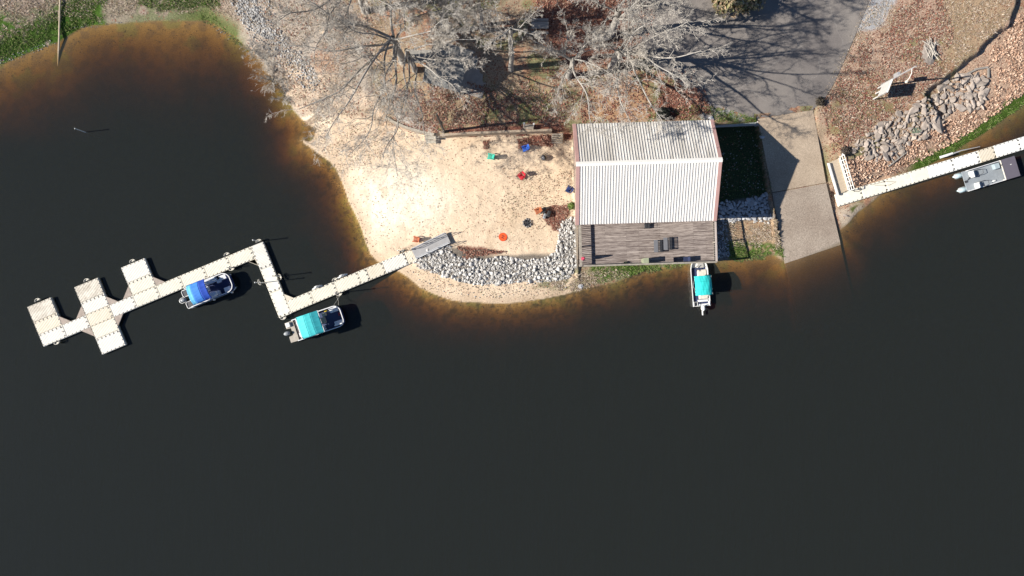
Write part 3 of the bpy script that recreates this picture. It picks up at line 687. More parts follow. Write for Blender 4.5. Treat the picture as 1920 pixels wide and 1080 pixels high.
# ------------------------------------------------------------------ docks
def dock_mat(name, c1, c2, rib=True, period=0.16, stain=0.25, stc=(0.30,0.26,0.21)):
    m = bpy.data.materials.new(name); m.use_nodes = True; t = m.node_tree; n = t.nodes; L = t.links.new
    b = n['Principled BSDF']; b.inputs['Roughness'].default_value = 0.6; b.inputs['Specular IOR Level'].default_value = 0.3
    tc = n.new('ShaderNodeTexCoord'); oi = n.new('ShaderNodeObjectInfo')
    va = n.new('ShaderNodeVectorMath'); va.operation = 'ADD'; L(tc.outputs['Object'], va.inputs[0])
    ml = n.new('ShaderNodeMath'); ml.operation = 'MULTIPLY'; ml.inputs[1].default_value = 37; L(oi.outputs['Random'], ml.inputs[0]); L(ml.outputs[0], va.inputs[1])
    nz = n.new('ShaderNodeTexNoise'); nz.inputs['Scale'].default_value = 1.2; nz.inputs['Detail'].default_value = 8; nz.inputs['Roughness'].default_value = 0.75; L(va.outputs[0], nz.inputs['Vector'])
    cr = n.new('ShaderNodeValToRGB'); e = cr.color_ramp.elements; e[0].position = 0.38; e[1].position = 0.6; e[0].color = (*c1, 1); e[1].color = (*c2, 1); L(nz.outputs['Fac'], cr.inputs[0])
    out = cr.outputs[0]
    if rib:
        wv = n.new('ShaderNodeTexWave'); wv.wave_type = 'BANDS'; wv.bands_direction = 'X'; wv.inputs['Scale'].default_value = 0.314/period*1.0; wv.inputs['Distortion'].default_value = 0.0
        L(tc.outputs['Object'], wv.inputs['Vector'])
        c2_ = n.new('ShaderNodeValToRGB'); e = c2_.color_ramp.elements; e[0].position = 0.05; e[1].position = 0.35; e[0].color = (0.66,0.60,0.50,1); e[1].color = (1,1,1,1); L(wv.outputs['Fac'], c2_.inputs[0])
        mx = n.new('ShaderNodeMix'); mx.data_type = 'RGBA'; mx.blend_type = 'MULTIPLY'; mx.inputs[0].default_value = 0.8; L(out, mx.inputs[6]); L(c2_.outputs[0], mx.inputs[7]); out = mx.outputs[2]
        bp = n.new('ShaderNodeBump'); bp.inputs['Distance'].default_value = 0.02; bp.inputs['Strength'].default_value = 0.8; L(wv.outputs['Fac'], bp.inputs['Height']); L(bp.outputs[0], b.inputs['Normal'])
    sc = n.new('ShaderNodeSeparateXYZ'); n3_ = n.new('ShaderNodeTexNoise'); n3_.inputs['Scale'].default_value = 7; n3_.inputs['Detail'].default_value = 5; n3_.inputs['Roughness'].default_value = 0.8; L(va.outputs[0], n3_.inputs['Vector'])
    lt = n.new('ShaderNodeMapRange'); lt.inputs[1].default_value = 0.56; lt.inputs[2].default_value = 0.70; lt.inputs[3].default_value = 0; lt.inputs[4].default_value = stain; L(n3_.outputs['Fac'], lt.inputs[0])
    m3 = n.new('ShaderNodeMix'); m3.data_type = 'RGBA'; L(lt.outputs[0], m3.inputs[0]); L(out, m3.inputs[6]); m3.inputs[7].default_value = (*stc, 1)
    L(m3.outputs[2], b.inputs['Base Color'])
    return m
Dk = dict(cream=dock_mat('dock_cream', (0.72,0.69,0.60), (0.80,0.77,0.68)), beige=dock_mat('dock_beige', (0.69,0.63,0.52), (0.76,0.70,0.60)),
          white=dock_mat('dock_white', (0.72,0.71,0.67), (0.80,0.79,0.75)), plain=dock_mat('dock_plain', (0.76,0.76,0.73), (0.82,0.82,0.79), rib=False, stain=0.05),
          grey=dock_mat('dock_grey_streaked', (0.46,0.42,0.36), (0.74,0.71,0.64), stain=0.9, stc=(0.27,0.23,0.19)), bone=dock_mat('dock_bone', (0.73,0.70,0.60), (0.80,0.77,0.68), rib=False, stain=0.08))
Mside = mat('dock_side', (0.30,0.29,0.25), 0.8, 0.2, 3)
DOCKZ = 0.42
def axis(angpx):  # px direction (dx,dy) -> world rotation
    return math.atan2(-angpx[1], angpx[0])
def section(root, cx, cy, lu, lv, ang, kind, conn=('a','b','s','t'), label=None, z=DOCKZ):
    """one float: lu metres along its ribs' run direction, lv across; conn = which edges carry black connectors"""
    x, y = W(cx, cy, z)
    o = root.location
    g = 0.012; lu_, lv_ = lu-g, lv-g; c = 0.04; hu, hv = lu_/2-c, lv_/2-c
    rects = []; st = 0.47
    def rc(u, v, du, dv): rects.append((max(-hu, u-du/2), min(hu, u+du/2), max(-hv, v-dv/2), min(hv, v+dv/2)))
    def dot(u, v, big, turn=False):
        if big:
            if turn: rc(u, v, 0.09, 0.26); rc(u, v-0.02, 0.19, 0.09)
            else: rc(u, v, 0.26, 0.09); rc(u-0.02, v, 0.09, 0.19)
        else: rc(u, v, 0.13, 0.12)
    nv = max(2, int(round(lv/st))); nu = max(2, int(round(lu/st)))
    if 'a' in conn:
        for i in range(nv): dot(hu-0.08, -lv/2+(i+0.5)*lv/nv, True)
    if 'b' in conn:
        for i in range(nu): dot(-lu/2+(i+0.5)*lu/nu, hv-0.08, True, True)
    for cc, du in (('s', -1), ('t', 1)):
        if cc in conn:
            for i in range(nu): dot(-lu/2+(i+0.5)*lu/nu, du*(hv-0.03), False)
    for cc, du in (('e', 1), ('w', -1)):
        if cc in conn:
            for i in range(nv): dot(du*(hu-0.03), -lv/2+(i+0.5)*lv/nv, False)
    us = sorted({round(q, 4) for r in rects for q in r[:2]} | {round(-hu, 4), round(hu, 4)}); vs_ = sorted({round(q, 4) for r in rects for q in r[2:]} | {round(-hv, 4), round(hv, 4)})
    nU, nV = len(us), len(vs_); verts = [(u, v, 0.0) for v in vs_ for u in us]; faces = []; mi = []
    for jj in range(nV-1):
        for ii in range(nU-1):
            faces.append((jj*nU+ii, jj*nU+ii+1, (jj+1)*nU+ii+1, (jj+1)*nU+ii)); cu, cv = (us[ii]+us[ii+1])/2, (vs_[jj]+vs_[jj+1])/2
            mi.append(1 if any(r[0] <= cu <= r[1] and r[2] <= cv <= r[3] for r in rects) else 0)
    ring = [i for i in range(nU)] + [k_*nU+nU-1 for k_ in range(1, nV)] + [(nV-1)*nU+i for i in range(nU-2, -1, -1)] + [k_*nU for k_ in range(nV-2, 0, -1)]
    base = len(verts)
    for r_ in ring:
        u, v, _ = verts[r_]; verts.append((u*(lu_/2)/hu, v*(lv_/2)/hv, -0.05))
    for r_ in ring:
        u, v, _ = verts[r_]; verts.append((u*(lu_/2)/hu, v*(lv_/2)/hv, -0.22))
    nr = len(ring)
    for i in range(nr):
        k2 = (i+1) % nr; faces.append((ring[k2], ring[i], base+i, base+k2)); mi.append(0); faces.append((base+k2, base+i, base+nr+i, base+nr+k2)); mi.append(0)
    me = bpy.data.meshes.new('dock_section'); me.from_pydata(verts, [], faces); me.update(); me.materials.append(Dk[kind]); me.materials.append(Mdark)
    me.polygons.foreach_set('material_index', mi)
    s = bpy.data.objects.new('dock_section', me); C.objects.link(s); s.parent = root; s.location = (x-o.x, y-o.y, z-o.z); s.rotation_euler = (0, 0, ang)
    if label: s['label'] = label
    f = MB(); f.box(0, 0, -0.40, lu_-0.1, lv_-0.1, 0.34); f.build('float', Mside, s)
    return s
U = (0.9235, -0.3835); V = (0.386, 0.9225)     # px directions of the main dock
angU = axis(U); KD = (1-DOCKZ/CAMH)/PPM
x, y = W(500, 500, 0)
dock = empty('floating_dock', (x, y, 0.0), 0, "long cream floating dock zigzagging from the beach, three wide fingers at its far end", 'dock')
def run(seams, kinds, wpx=24.6, conn=('a','s','t')):
    for i in range(len(seams)-1):
        (x0, y0), (x1, y1) = seams[i], seams[i+1]
        L = math.hypot(x1-x0, y1-y0)*KD
        section(dock, (x0+x1)/2, (y0+y1)/2, L, wpx*KD, axis((x1-x0, y1-y0)), kinds[i % len(kinds)], conn)
run([(541,576),(585.3,557.5),(630,539),(674.5,520.5),(690.5,514)], ['cream'])
run([(690.5,514),(720.5,501.6)], ['beige']); run([(720.5,501.6),(762.5,484.2)], ['white']); run([(762.5,484.2),(778.6,477.5)], ['beige'], conn=('s','t'))
run([(481.6,457.5),(499.3,502),(516.7,546),(534.9,592.4)], ['white','bone','bone'], 24.8)
run([(121,620.5),(165,602),(208.9,583.7),(252.7,565.3),(296.8,547),(341,528.5),(385.2,510.2),(429.8,491.7),(474.2,473.4)], ['white','beige','white','cream','cream','cream','cream','cream'])
def piece(cx, cy, lu, lv, kind, conn): return section(dock, cx, cy, lu*KD, lv*KD, angU, kind, conn)
def off(c, d): return (c[0]+V[0]*d, c[1]+V[1]*d)
c1 = (98.7, 629.8); c2 = (187, 592.8); c3 = (274.8, 556)
piece(*c1, 48, 24.6, 'white', ('a','b','s','w'))
for c, kk in ((c1, 'beige'), (c2, 'white'), (c3, 'cream')):
    piece(*off(c, -24.6), 48, 24.6, kk, ('b','e','w'))
for c, kk in ((c1, 'grey'), (c2, 'grey'), (c3, 'white')):
    s_ = piece(*off(c, -24.6-12.3-15.8), 48, 31.6, kk, ('t','e','w'))
    s_['label'] = 'streaky grey end section' if kk == 'grey' else 'clean white end section'
piece(*off(c2, 24.6), 48, 24.6, 'cream', ('w','e'))
piece(*off(c2, 24.6+12.3+15.8), 48, 31.6, 'white', ('b','s','e','w'))
k = MB()
for c in (c1, c2, c3):
    pass
Mgus = mat('gusset_plate', (0.36,0.30,0.26), 0.8, 0.25, 3, bump=0.005)
def gusset(pts, m=Mgus):
    o = dock.location; b = MB(); q = [W(p[0], p[1], DOCKZ-0.06) for p in pts]
    b.prism([(a[0]-o.x, a[1]-o.y) for a in q], DOCKZ-0.2, DOCKZ-0.03); b.build('corner_plate', m, dock)
# triangular plates in the inner corners
for c, both in ((c1, False), (c2, True), (c3, True)):
    e = (c[0]-V[0]*12.4+U[0]*24.2, c[1]-V[1]*12.4+U[1]*24.2); gusset([e, (e[0]+U[0]*18, e[1]+U[1]*18), (e[0]-V[0]*18, e[1]-V[1]*18)])
    if both:
        e = (c[0]-V[0]*12.4-U[0]*24.2, c[1]-V[1]*12.4-U[1]*24.2); gusset([e, (e[0]-U[0]*18, e[1]-U[1]*18), (e[0]-V[0]*18, e[1]-V[1]*18)])
c = c2
for s_ in (-1, 1):
    e = (c[0]+V[0]*12.4+s_*U[0]*24.2, c[1]+V[1]*12.4+s_*U[1]*24.2); gusset([e, (e[0]+s_*U[0]*18, e[1]+s_*U[1]*18), (e[0]+V[0]*18, e[1]+V[1]*18)])
Mg2 = mat('gusset_pale', (0.62,0.56,0.46), 0.8, 0.1, 3)
gusset([(466.5,491),(484.3,498),(477.3,480)], Mg2); gusset([(531.7,551),(550.5,558.5),(540.5,572)], Mg2); gusset([(466.5,490.5),(478,486),(484,497)], Mg2)
# pile guides (white hoops) at the dock edge, part of the dock
def guide(px, py, rz=0.0, flip=1):
    o = dock.location; x, y = W(px, py, DOCKZ+0.05); x -= o.x; y -= o.y
    pts = []
    for i in range(9):
        t = math.pi*i/8; a = 0.30*math.cos(t); c = flip*0.20*math.sin(t)
        pts.append((x+a*math.cos(rz)-c*math.sin(rz), y+a*math.sin(rz)+c*math.cos(rz), DOCKZ+0.06))
    b = MB(); b.tube(pts, 0.03, 5); 
    b.prism([(x+(0.30*math.cos(q)*math.cos(rz)-flip*0.14*math.sin(q)*math.sin(rz)), y+(0.30*math.cos(q)*math.sin(rz)+flip*0.14*math.sin(q)*math.cos(rz))) for q in [math.pi*i/6 for i in range(7)]], DOCKZ-0.15, DOCKZ-0.02)
    b.build('pile_guide', Mcream, dock)
    for a in (-0.27, 0.27):
        k = MB(); k.box(x+a*math.cos(rz), y+a*math.sin(rz), DOCKZ+0.03, 0.2, 0.16, 0.05, rz+0.7); k.build('guide_bracket', Mdark, dock)
for (px, py, f) in ((485,452.5,1),(425,477.5,1),(434,503.5,-1),(487,529,1),(524,519,-1),(531,595.5,-1),(628,525,1),(636,551,-1),(70,563,1),(162,526,1),(248,490,1),(106,642,-1),(754,472,1)):
    rz = angU
    if (px, py) in ((487,529),): rz = angU+R(90)
    if (px, py) in ((524,519),): rz = angU+R(90)
    guide(px, py, rz, f)
def pile(px, py, h, label, m=Mwhite, r=0.045, zb=-2.5):
    x, y = W(px, py, DOCKZ)
    p = empty('mooring_pole', (x, y, zb), 0, label, 'pole', 'mooring poles of the floating dock')
    b = MB(); b.tube([(0,0,0),(0,0,h-zb)], r, 8); b.build('pole', m, p)
    c = MB(); c.lathe([(0,0.07),(0.05,0.06),(0.075,0.0),(0.075,-0.06)], 10, 0, 0, h-zb); c.build('cap', Mwhite, p)
    return p
pile(485, 452, 2.1, "thin white mooring pole at the top corner of the dock's zigzag")
pile(494.5, 530, 3.0, "tall thin mooring pole on the diagonal section's left edge, its shadow crossing the boards")
pile(522, 518, 2.4, "thin mooring pole on the right edge of the dock's diagonal section")
pile(637, 549, 2.6, "thin mooring pole where the teal covered pontoon boat is tied up")
pile(750, 471, 1.9, "thin mooring pole beside the shore end of the dock", Mdkmet)
pile(431, 502, 1.3, "short mooring pole next to the bow of the blue covered pontoon boat")
# white cleat-like bumpers standing at the dock edge
for (px, py, lb) in ((594,538,"white bumper on the dock's upper edge, the one further from the beach"), (641,517,"white bumper on the dock's upper edge, the one nearer to the beach")):
    x, y = W(px, py, DOCKZ+0.1)
    r_ = empty('dock_bumper', (x, y, DOCKZ), angU, lb, 'bumper', 'white bumpers on the dock edge')
    b = MB(); b.lathe([(0,0),(0.16,0.02),(0.22,0.2),(0.16,0.38),(0.05,0.48),(0,0.5)], 12); o = b.build('bumper_body', Mwhite, r_, smooth=True); o.scale = (1.5, 0.7, 1.0)
    b = MB(); b.box(0, -0.05, 0.0, 1.2, 0.14, 0.05); b.build('base', Mwhite, r_)
    b = MB(); b.tube([(0.5,0,0.03),(0.5,0,0.55),(0.15,0,0.62)], 0.03, 5); b.build('handle', Malu, r_)

# gangway ------------------------------------------------------------
def gangway(p, name, label, zs, ze, m, rail_m, sides, wd, hr=1.0, rails=(0.5, 1.0), nposts=6, kind_rail='rail'):
    (x0, y0), (x1, y1) = W(*p[0], zs), W(*p[1], ze)
    L = math.dist((x0, y0), (x1, y1)); rz = math.atan2(y1-y0, x1-x0)
    root = empty(name, (x0, y0, zs), rz, label, 'gangway')
    dz = ze-zs
    b = MB(); b.prism([(0,-wd/2),(L,-wd/2),(L,wd/2),(0,wd/2)], [-0.1,dz-0.1,dz-0.1,-0.1], [0,dz,dz,0]); b.build('walking_surface', m, root)
    for s in (-1, 1):
        b = MB(); b.beam((0, s*(wd/2+0.03), 0.0), (L, s*(wd/2+0.03), dz), 0.06, 0.2); b.build('side_beam', rail_m, root)
    for s in sides:
        b = MB(); yy = s*(wd/2-0.02)
        for h in rails: b.tube([(0.15, yy, h), (L-0.15, yy, h+dz)], 0.028, 5)
        for i in range(nposts):
            f = (0.15+(L-0.3)*i/(nposts-1)); b.tube([(f, yy, dz*f/L), (f, yy, hr+dz*f/L)], 0.028, 5)
        b.build('railing', rail_m, root)
    return root
Mgang = mat('gangway_grey', (0.27,0.27,0.28), 0.7, 0.10, 2, stretch=(1,1,1))
gangway([(775.5,476.5),(840.5,445.5)], 'gangway', "grey metal gangway with thin railings leading from the sand down to the floating dock", 0.62, 1.28, Mgang, Malu, (-1, 1), 1.12, 1.0, (0.55, 1.0), 4)

# right hand dock ----------------------------------------------------
U2 = (0.9552, -0.296)
x, y = W(1700, 340, 0)
dock2 = empty('floating_dock', (x, y, 0.0), 0, "straight white floating dock running off the right edge from beside the boat ramp", 'dock')
seam2 = [(1569,376),(1617,361.3),(1662.7,347.4),(1707.5,333.6),(1741,323.2),(1789,308.5),(1836,294),(1866.5,284.6),(1913.5,270),(1960,255.7),(2007,241.2)]
kinds2 = ['bone','bone','bone','plain','plain','plain','beige','plain','plain','plain']
kinds2[3] = 'bone'
for i in range(len(seam2)-1):
    (x0, y0), (x1, y1) = seam2[i], seam2[i+1]; L = math.hypot(x1-x0, y1-y0)*KD
    zz = 0.44 if i < 2 else 0.42
    section(dock2, (x0+x1)/2, (y0+y1)/2, L, 23.8*KD, axis((x1-x0, y1-y0)), kinds2[i], ('a','s','t') if i not in (2, 3) else ('s','t'), z=0.42)
gw = gangway([(1563.5,301),(1581,361)], 'gangway', "short tan gangway with a white ladder-like railing beside the boat ramp", 1.75, 0.62, mat('gangway_tan', (0.56,0.46,0.34), 0.8, 0.15, 2, stretch=(6,0.6,1)), Mwhite, (), 1.15)
L_ = (Vector(W3(1581,361,0.62))-Vector(W3(1563.5,301,1.75))).length
b = MB(); yy = 0.72
LL = math.dist(W(1563.5,301,1.75), W(1581,361,0.62)); dz = -1.13
for h in (0.1, 0.55, 1.05): b.tube([(-0.1, yy, h), (LL+0.1, yy, h+dz)], 0.045, 6)
for i in range(9): f = -0.1+(LL+0.2)*i/8; b.tube([(f, yy, dz*f/LL), (f, yy, 1.05+dz*f/LL)], 0.04, 6)
b.tube([(-0.1,yy,0.55),(-0.3,yy,0.8),(-0.1,yy,1.05)], 0.045, 6)
b.build('railing', Mwhite, gw)
b = MB(); b.beam((0, -0.72, 0.12), (LL, -0.72, 0.12+dz), 0.14, 0.3); b.build('edge_board', Mwhite, gw)
# loose pipe rail on the white dock
x, y = W(1795, 296, 0.5)
rr = empty('folded_rail', (x, y, 0.43), axis(U2), "folded white rail lying on the upper edge of the right hand dock", 'rail')
b = MB(); b.box(-1.1, 0.62, 0.12, 1.4, 0.25, 0.22); b.build('box_end', Mwhite, rr)
b = MB(); b.tube([(-1.2,0.5,0.3),(0.4,0.62,0.42),(2.6,0.45,0.25)], 0.035, 6); b.tube([(-0.8,0.62,0.15),(0.6,0.66,0.22),(2.2,0.5,0.12)], 0.035, 6); b.build('pipe', Malu, rr)
def rope(pts, r, label, m, name='rope'):
    q = [Vector(p) for p in pts]; o = q[0]
    b = MB(); b.tube([p-o for p in q], r, 5); ob = b.build(name, m, None); ob.location = o
    return tag(ob, label, 'rope')
Mrope = mat('dark_rope', (0.06,0.06,0.05), 0.9); Mrope2 = mat('pale_rope', (0.55,0.52,0.45), 0.9)
pz = lambda px, py, z: W3(px, py, z)
rope([pz(1597,355,0.47),pz(1602,359,0.46),pz(1610,359,0.46),pz(1616,355,0.46),pz(1612,351.5,0.46)], 0.03, "dark rope coiled on the white dock near the ladder-like railing", Mrope)
rope([pz(1634,347,0.46),pz(1660,340,0.46),pz(1680,341,0.46),pz(1668,347,0.46),pz(1640,347.5,0.46)], 0.018, "thin dark line laid in a flat loop on the white dock", Mrope)

# ------------------------------------------------------------------ boats
Mnavy = mat('navy_carpet', (0.022,0.035,0.10), 0.9, 0.2, 2); Mnavyf = mat('navy_fence', (0.03,0.05,0.18), 0.4, 0.1, 1)
Mseat = mat('seat_vinyl', (0.76,0.77,0.79), 0.5, 0.08, 3); Mtan = mat('tan_vinyl', (0.52,0.45,0.36), 0.6, 0.1, 3)
Mpont = mat('pontoon_metal', (0.62,0.66,0.68), 0.35, 0.08, 2, metal=0.3)
Mmotor = mat('motor_grey', (0.28,0.30,0.32), 0.4, 0.1, 2); Mred = mat('red_vinyl', (0.35,0.02,0.03), 0.5); Mgreyc = mat('grey_carpet', (0.25,0.28,0.31), 0.9, 0.12, 1.5)
def canvas(name, c, c2): return mat(name, c, 0.8, 0.1, 1.2, stretch=(0.6,3,1), col2=c2, bump=0.03, bscale=1.5)
def rounded(x0, x1, hw, rf, n=7):
    """outline with rounded bow corners (x forward)"""
    pts = [(x0, -hw), (x1-rf, -hw)]
    for i in range(1, n): t = -math.pi/2+math.pi/2*i/n; pts.append((x1-rf+rf*math.cos(t), -hw+rf+rf*math.sin(t)))
    pts += [(x1, -hw+rf), (x1, hw-rf)]
    for i in range(1, n): t = math.pi/2*i/n; pts.append((x1-rf+rf*math.cos(t), hw-rf+rf*math.sin(t)))
    pts += [(x1-rf, hw), (x0, hw)]
    return pts
def strip(root, name, outline, z0, z1, th, m, closed=False):
    b = MB(); n = len(outline)
    for i in range(n if closed else n-1):
        a, c = outline[i], outline[(i+1) % n]; b.beam((a[0], a[1], (z0+z1)/2), (c[0], c[1], (z0+z1)/2), th, z1-z0)
    return b.build(name, m, root)
def outboard(root, x, y, m, s=1.0):
    b = MB()
    M_ = Matrix.Scale(1, 4)
    b.lathe([(0,0.62),(0.16,0.60),(0.22,0.50),(0.24,0.32),(0.20,0.18),(0,0.15)], 12, 0, 0, 0.45)
    o = b.build('outboard_motor', m, root, smooth=True); o.location = (x, y, 0); o.scale = (1.5*s, s, s)
    c = MB(); c.box(0, 0, 0.2, 0.14, 0.12, 0.8); c.box(-0.02, 0, -0.25, 0.3, 0.03, 0.2); c.tube([(-0.2,0,-0.3),(0.12,0,-0.3)], 0.05, 6); c.build('lower_unit', Mdkmet, o)
    return o
def bimini(root, x0, x1, hw, z, mats, seams, th=0.03, arch=0.16, name='bimini_canopy', legs=True, crowny=0.10):
    """cloth roof over bows: mats per bay"""
    cv = empty_part(name, root)
    for k in range(len(seams)-1):
        xa, xb = x0+(x1-x0)*seams[k], x0+(x1-x0)*seams[k+1]
        rs = np.random.RandomState(int(100*xa+k) % 1000)
        def fn(u, v, xa=xa, xb=xb):
            xx = xa+(xb-xa)*u; yy = -hw+2*hw*v
            g = (xx-x0)/(x1-x0)
            zz = z+arch*math.sin(math.pi*min(1, max(0, g)))*0.9 - crowny*(2*v-1)**4*1.6 - crowny*0.5*(2*v-1)**2 - 0.03*math.sin(math.pi*u)
            zz += 0.012*math.sin(9*yy+4*xx)+0.008*math.sin(21*yy-6*xx+k)
            return (xx, yy, zz)
        b = MB(); b.grid(fn, 8, 24); b.build('canopy_bay', mats[k], cv, smooth=True, solid=0.012)
    if legs:
        for s in (-1, 1):
            xm = (x0+x1)/2; f = MB()
            for xe in (x0+0.05, x0+(x1-x0)*seams[1], x1-0.05): f.tube([(xm, s*hw, 1.05), (xe, s*hw*0.99, z-0.1)], 0.018, 5)
            f.build('canopy_frame', Malu, root)
    return cv
def empty_part(name, root):
    e = bpy.data.objects.new(name, None); C.objects.link(e); e.parent = root; e.empty_display_size = 0.2; return e
def pontoons(root, L, off, y, r=0.3, m=Mpont):
    for s in (-1, 1):
        b = MB(); b.tube([(off, s*y, -0.02), (off+0.1, s*y, -0.02), (off+L-0.8, s*y, -0.02), (off+L-0.4, s*y, 0.05), (off+L-0.15, s*y, 0.14), (off+L, s*y, 0.2)], [r*0.8, r, r, r*0.75, r*0.4, 0.04], 12)
        b.build('pontoon', m, root, smooth=True)
def seat(root, x, y, sx, sy, m, back=None, z=0.55, h=0.4, name='seat', bh=0.42):
    b = MB(); b.box(0, 0, h/2, sx, sy, h); o = b.build(name, m, root, bevel=0.05); o.location = (x, y, z)
    if back:
        c = MB(); t = 0.14
        bx, by, bsx, bsy = {'-x': (-sx/2+t/2, 0, t, sy), '+x': (sx/2-t/2, 0, t, sy), '-y': (0, -sy/2+t/2, sx, t), '+y': (0, sy/2-t/2, sx, t)}[back]
        c.box(bx, by, h+bh/2-0.03, bsx*0.98, bsy*0.98, bh); c.build('backrest', m, o, bevel=0.04)
    return o

# blue-topped pontoon boat
x, y = W(392, 543.5, 0.75)
bb = empty('pontoon_boat', (x, y, 0), R(22.0), "pontoon boat with blue striped canopy moored along the zigzag dock's outer arm", 'boat')
Lh = 2.72; hw = 1.08
pontoons(bb, 5.55, -2.9, 0.76)
b = MB(); b.prism(rounded(-2.35, Lh, hw, 0.75), 0.42, 0.55); b.build('deck_floor', Mnavy, bb)
o_ = rounded(-2.3, Lh-0.04, hw-0.03, 0.72)
strip(bb, 'side_fence', o_, 0.56, 1.14, 0.04, Mnavyf)
strip(bb, 'top_rail', rounded(-2.3, Lh-0.02, hw-0.01, 0.74), 1.14, 1.2, 0.08, Mseat)
for s in (-1, 1):   # stern platforms with white rims
    b = MB(); b.box(-2.62, s*0.66, 0.48, 0.62, 0.72, 0.1); o = b.build('stern_platform', Mdkmet, bb)
    c = MB(); c.tube([(-2.34,s*0.30,0.56),(-2.85,s*0.30,0.56),(-2.98,s*0.42,0.56),(-2.98,s*0.9,0.56),(-2.88,s*1.03,0.56),(-2.3,s*1.03,0.56)], 0.05, 6); c.build('platform_rim', Mwhite, o)
om = outboard(bb, -3.0, 0.02, Mmotor, 0.95)
c = MB(); c.tube([(-0.22,-0.3,0.7),(-0.34,-0.1,0.72),(-0.34,0.12,0.72),(-0.2,0.3,0.7),(0.1,0.32,0.7),(0.16,0.0,0.7),(0.1,-0.3,0.7),(-0.22,-0.3,0.7)], 0.03, 5); c.build('motor_guard', Mwhite, om)
seat(bb, 1.95, 0.72, 0.75, 0.55, Mseat, None); seat(bb, 1.95, -0.72, 0.7, 0.55, Mseat, None)
seat(bb, 0.45, 0.78, 1.6, 0.45, Mseat, '+y'); seat(bb, 0.35, -0.72, 0.75, 0.55, Mseat, '-y', name='console', h=0.65)
c = MB(); c.tube([(0.12,-0.45,1.25),(0.0,-0.36,1.3),(0.1,-0.25,1.28),(0.22,-0.34,1.22),(0.12,-0.45,1.25)], 0.02, 5); c.build('steering_wheel', Mdark, bb)
seat(bb, -0.15, 0.15, 0.5, 0.5, Mseat, '-x'); seat(bb, 0.9, -0.72, 0.35, 0.5, Mseat, '-x')
seat(bb, 1.35, 0.5, 0.5, 0.4, Mseat, None, h=0.25)
Mb1 = canvas('canopy_pale_blue', (0.10,0.42,0.72), (0.15,0.52,0.80)); Mb2 = canvas('canopy_mid_blue', (0.035,0.19,0.66), (0.06,0.27,0.76)); Mb3 = canvas('canopy_blue', (0.018,0.075,0.50), (0.03,0.11,0.60))
bimini(bb, -1.62, 0.46, 1.12, 2.35, [Mb1, Mb2, Mb3], [0, 0.22, 0.66, 1.0], arch=0.14, crowny=0.22)
for (xx) in (0.1, 2.2):
    b = MB(); b.lathe([(0,-0.25),(0.09,-0.2),(0.11,0),(0.09,0.2),(0,0.25)], 8); f = b.build('fender', Mwhite, bb, smooth=True); f.location = (xx, -hw-0.1, 0.7)

# teal-topped pontoon boat
x, y = W(589.5, 607.5, 0.75)
tb = empty('pontoon_boat', (x, y, 0), R(18.8), "pontoon boat with bright teal canopy and tan stern deck tied below the dock", 'boat')
hw = 1.17; Lh = 3.25
pontoons(tb, 6.2, -3.1, 0.82)
b = MB(); b.prism(rounded(-2.2, Lh, hw, 0.7), 0.42, 0.55); b.build('deck_floor', mat('blue_grey_carpet', (0.055,0.075,0.16), 0.9, 0.2, 2), tb)
b = MB(); b.box(-1.72, 0, 0.565, 0.85, 2*hw-0.1, 0.03); b.build('aft_carpet', mat('brown_carpet', (0.09,0.075,0.075), 0.9, 0.15, 2), tb)
b = MB(); b.prism([(-3.1,-1.12),(-2.16,-1.15),(-2.16,1.15),(-3.1,1.12),(-3.1,0.45),(-2.6,0.4),(-2.6,-0.4),(-3.1,-0.45)], 0.4, 0.66); b.build('stern_platform', mat('tan_platform', (0.42,0.38,0.33), 0.8, 0.15, 3), tb)
strip(tb, 'side_fence', rounded(-2.15, Lh-0.04, hw-0.03, 0.66), 0.56, 1.12, 0.04, Mnavyf)
strip(tb, 'top_rail', rounded(-2.15, Lh-0.02, hw-0.01, 0.68), 1.12, 1.18, 0.09, Mseat)
outboard(tb, -3.15, -0.02, Mmotor, 1.0)
seat(tb, -2.75, 0.82, 0.45, 0.5, Mwhite, None, z=0.66, h=0.25, name='stern_box')
seat(tb, 1.02, 0.05, 0.62, 0.7, Mtan, '-x', name='captain_seat'); seat(tb, 1.35, 0.62, 0.45, 0.4, Mtan, None)
seat(tb, 2.55, 0.78, 0.95, 0.5, Mseat, '+y'); seat(tb, 2.6, -0.72, 0.9, 0.5, Mseat, '-y'); seat(tb, 0.85, -0.75, 0.4, 0.55, Mseat, '-x')
seat(tb, 2.95, 0.15, 0.3, 0.35, Mred, None, h=0.22, name='red_cushion')
seat(tb, -1.72, 0.62, 0.3, 0.4, Mseat, None, h=0.2, name='cushion'); seat(tb, -1.72, -0.62, 0.42, 0.45, Mseat, None, h=0.2, name='cushion')
seat(tb, -1.38, 0.35, 0.2, 0.3, mat('orange_cloth', (0.7,0.25,0.05), 0.8), None, h=0.12, name='orange_bag')
seat(tb, 1.6, 0.98, 0.28, 0.2, mat('yellow_vest', (0.75,0.55,0.04), 0.8), None, h=0.2, name='yellow_vest')
Mt1 = canvas('canopy_pale_teal', (0.07,0.62,0.64), (0.11,0.70,0.72)); Mt2 = canvas('canopy_teal', (0.035,0.46,0.50), (0.06,0.56,0.60)); Mt3 = canvas('canopy_deep_teal', (0.012,0.27,0.33), (0.02,0.36,0.42))
bimini(tb, -1.22, 1.22, 1.22, 2.45, [Mt1, Mt2, Mt3], [0, 0.36, 0.66, 1.0], arch=0.16, crowny=0.08)
c = MB(); c.beam((1.24,-1.2,2.40),(1.24,1.2,2.40),0.05,0.05); c.build('canopy_bow', Mwhite, tb)
c = MB(); c.box(-1.27,0,2.36,0.1,2.3,0.06); c.build('canopy_hem', Mwhite, tb)
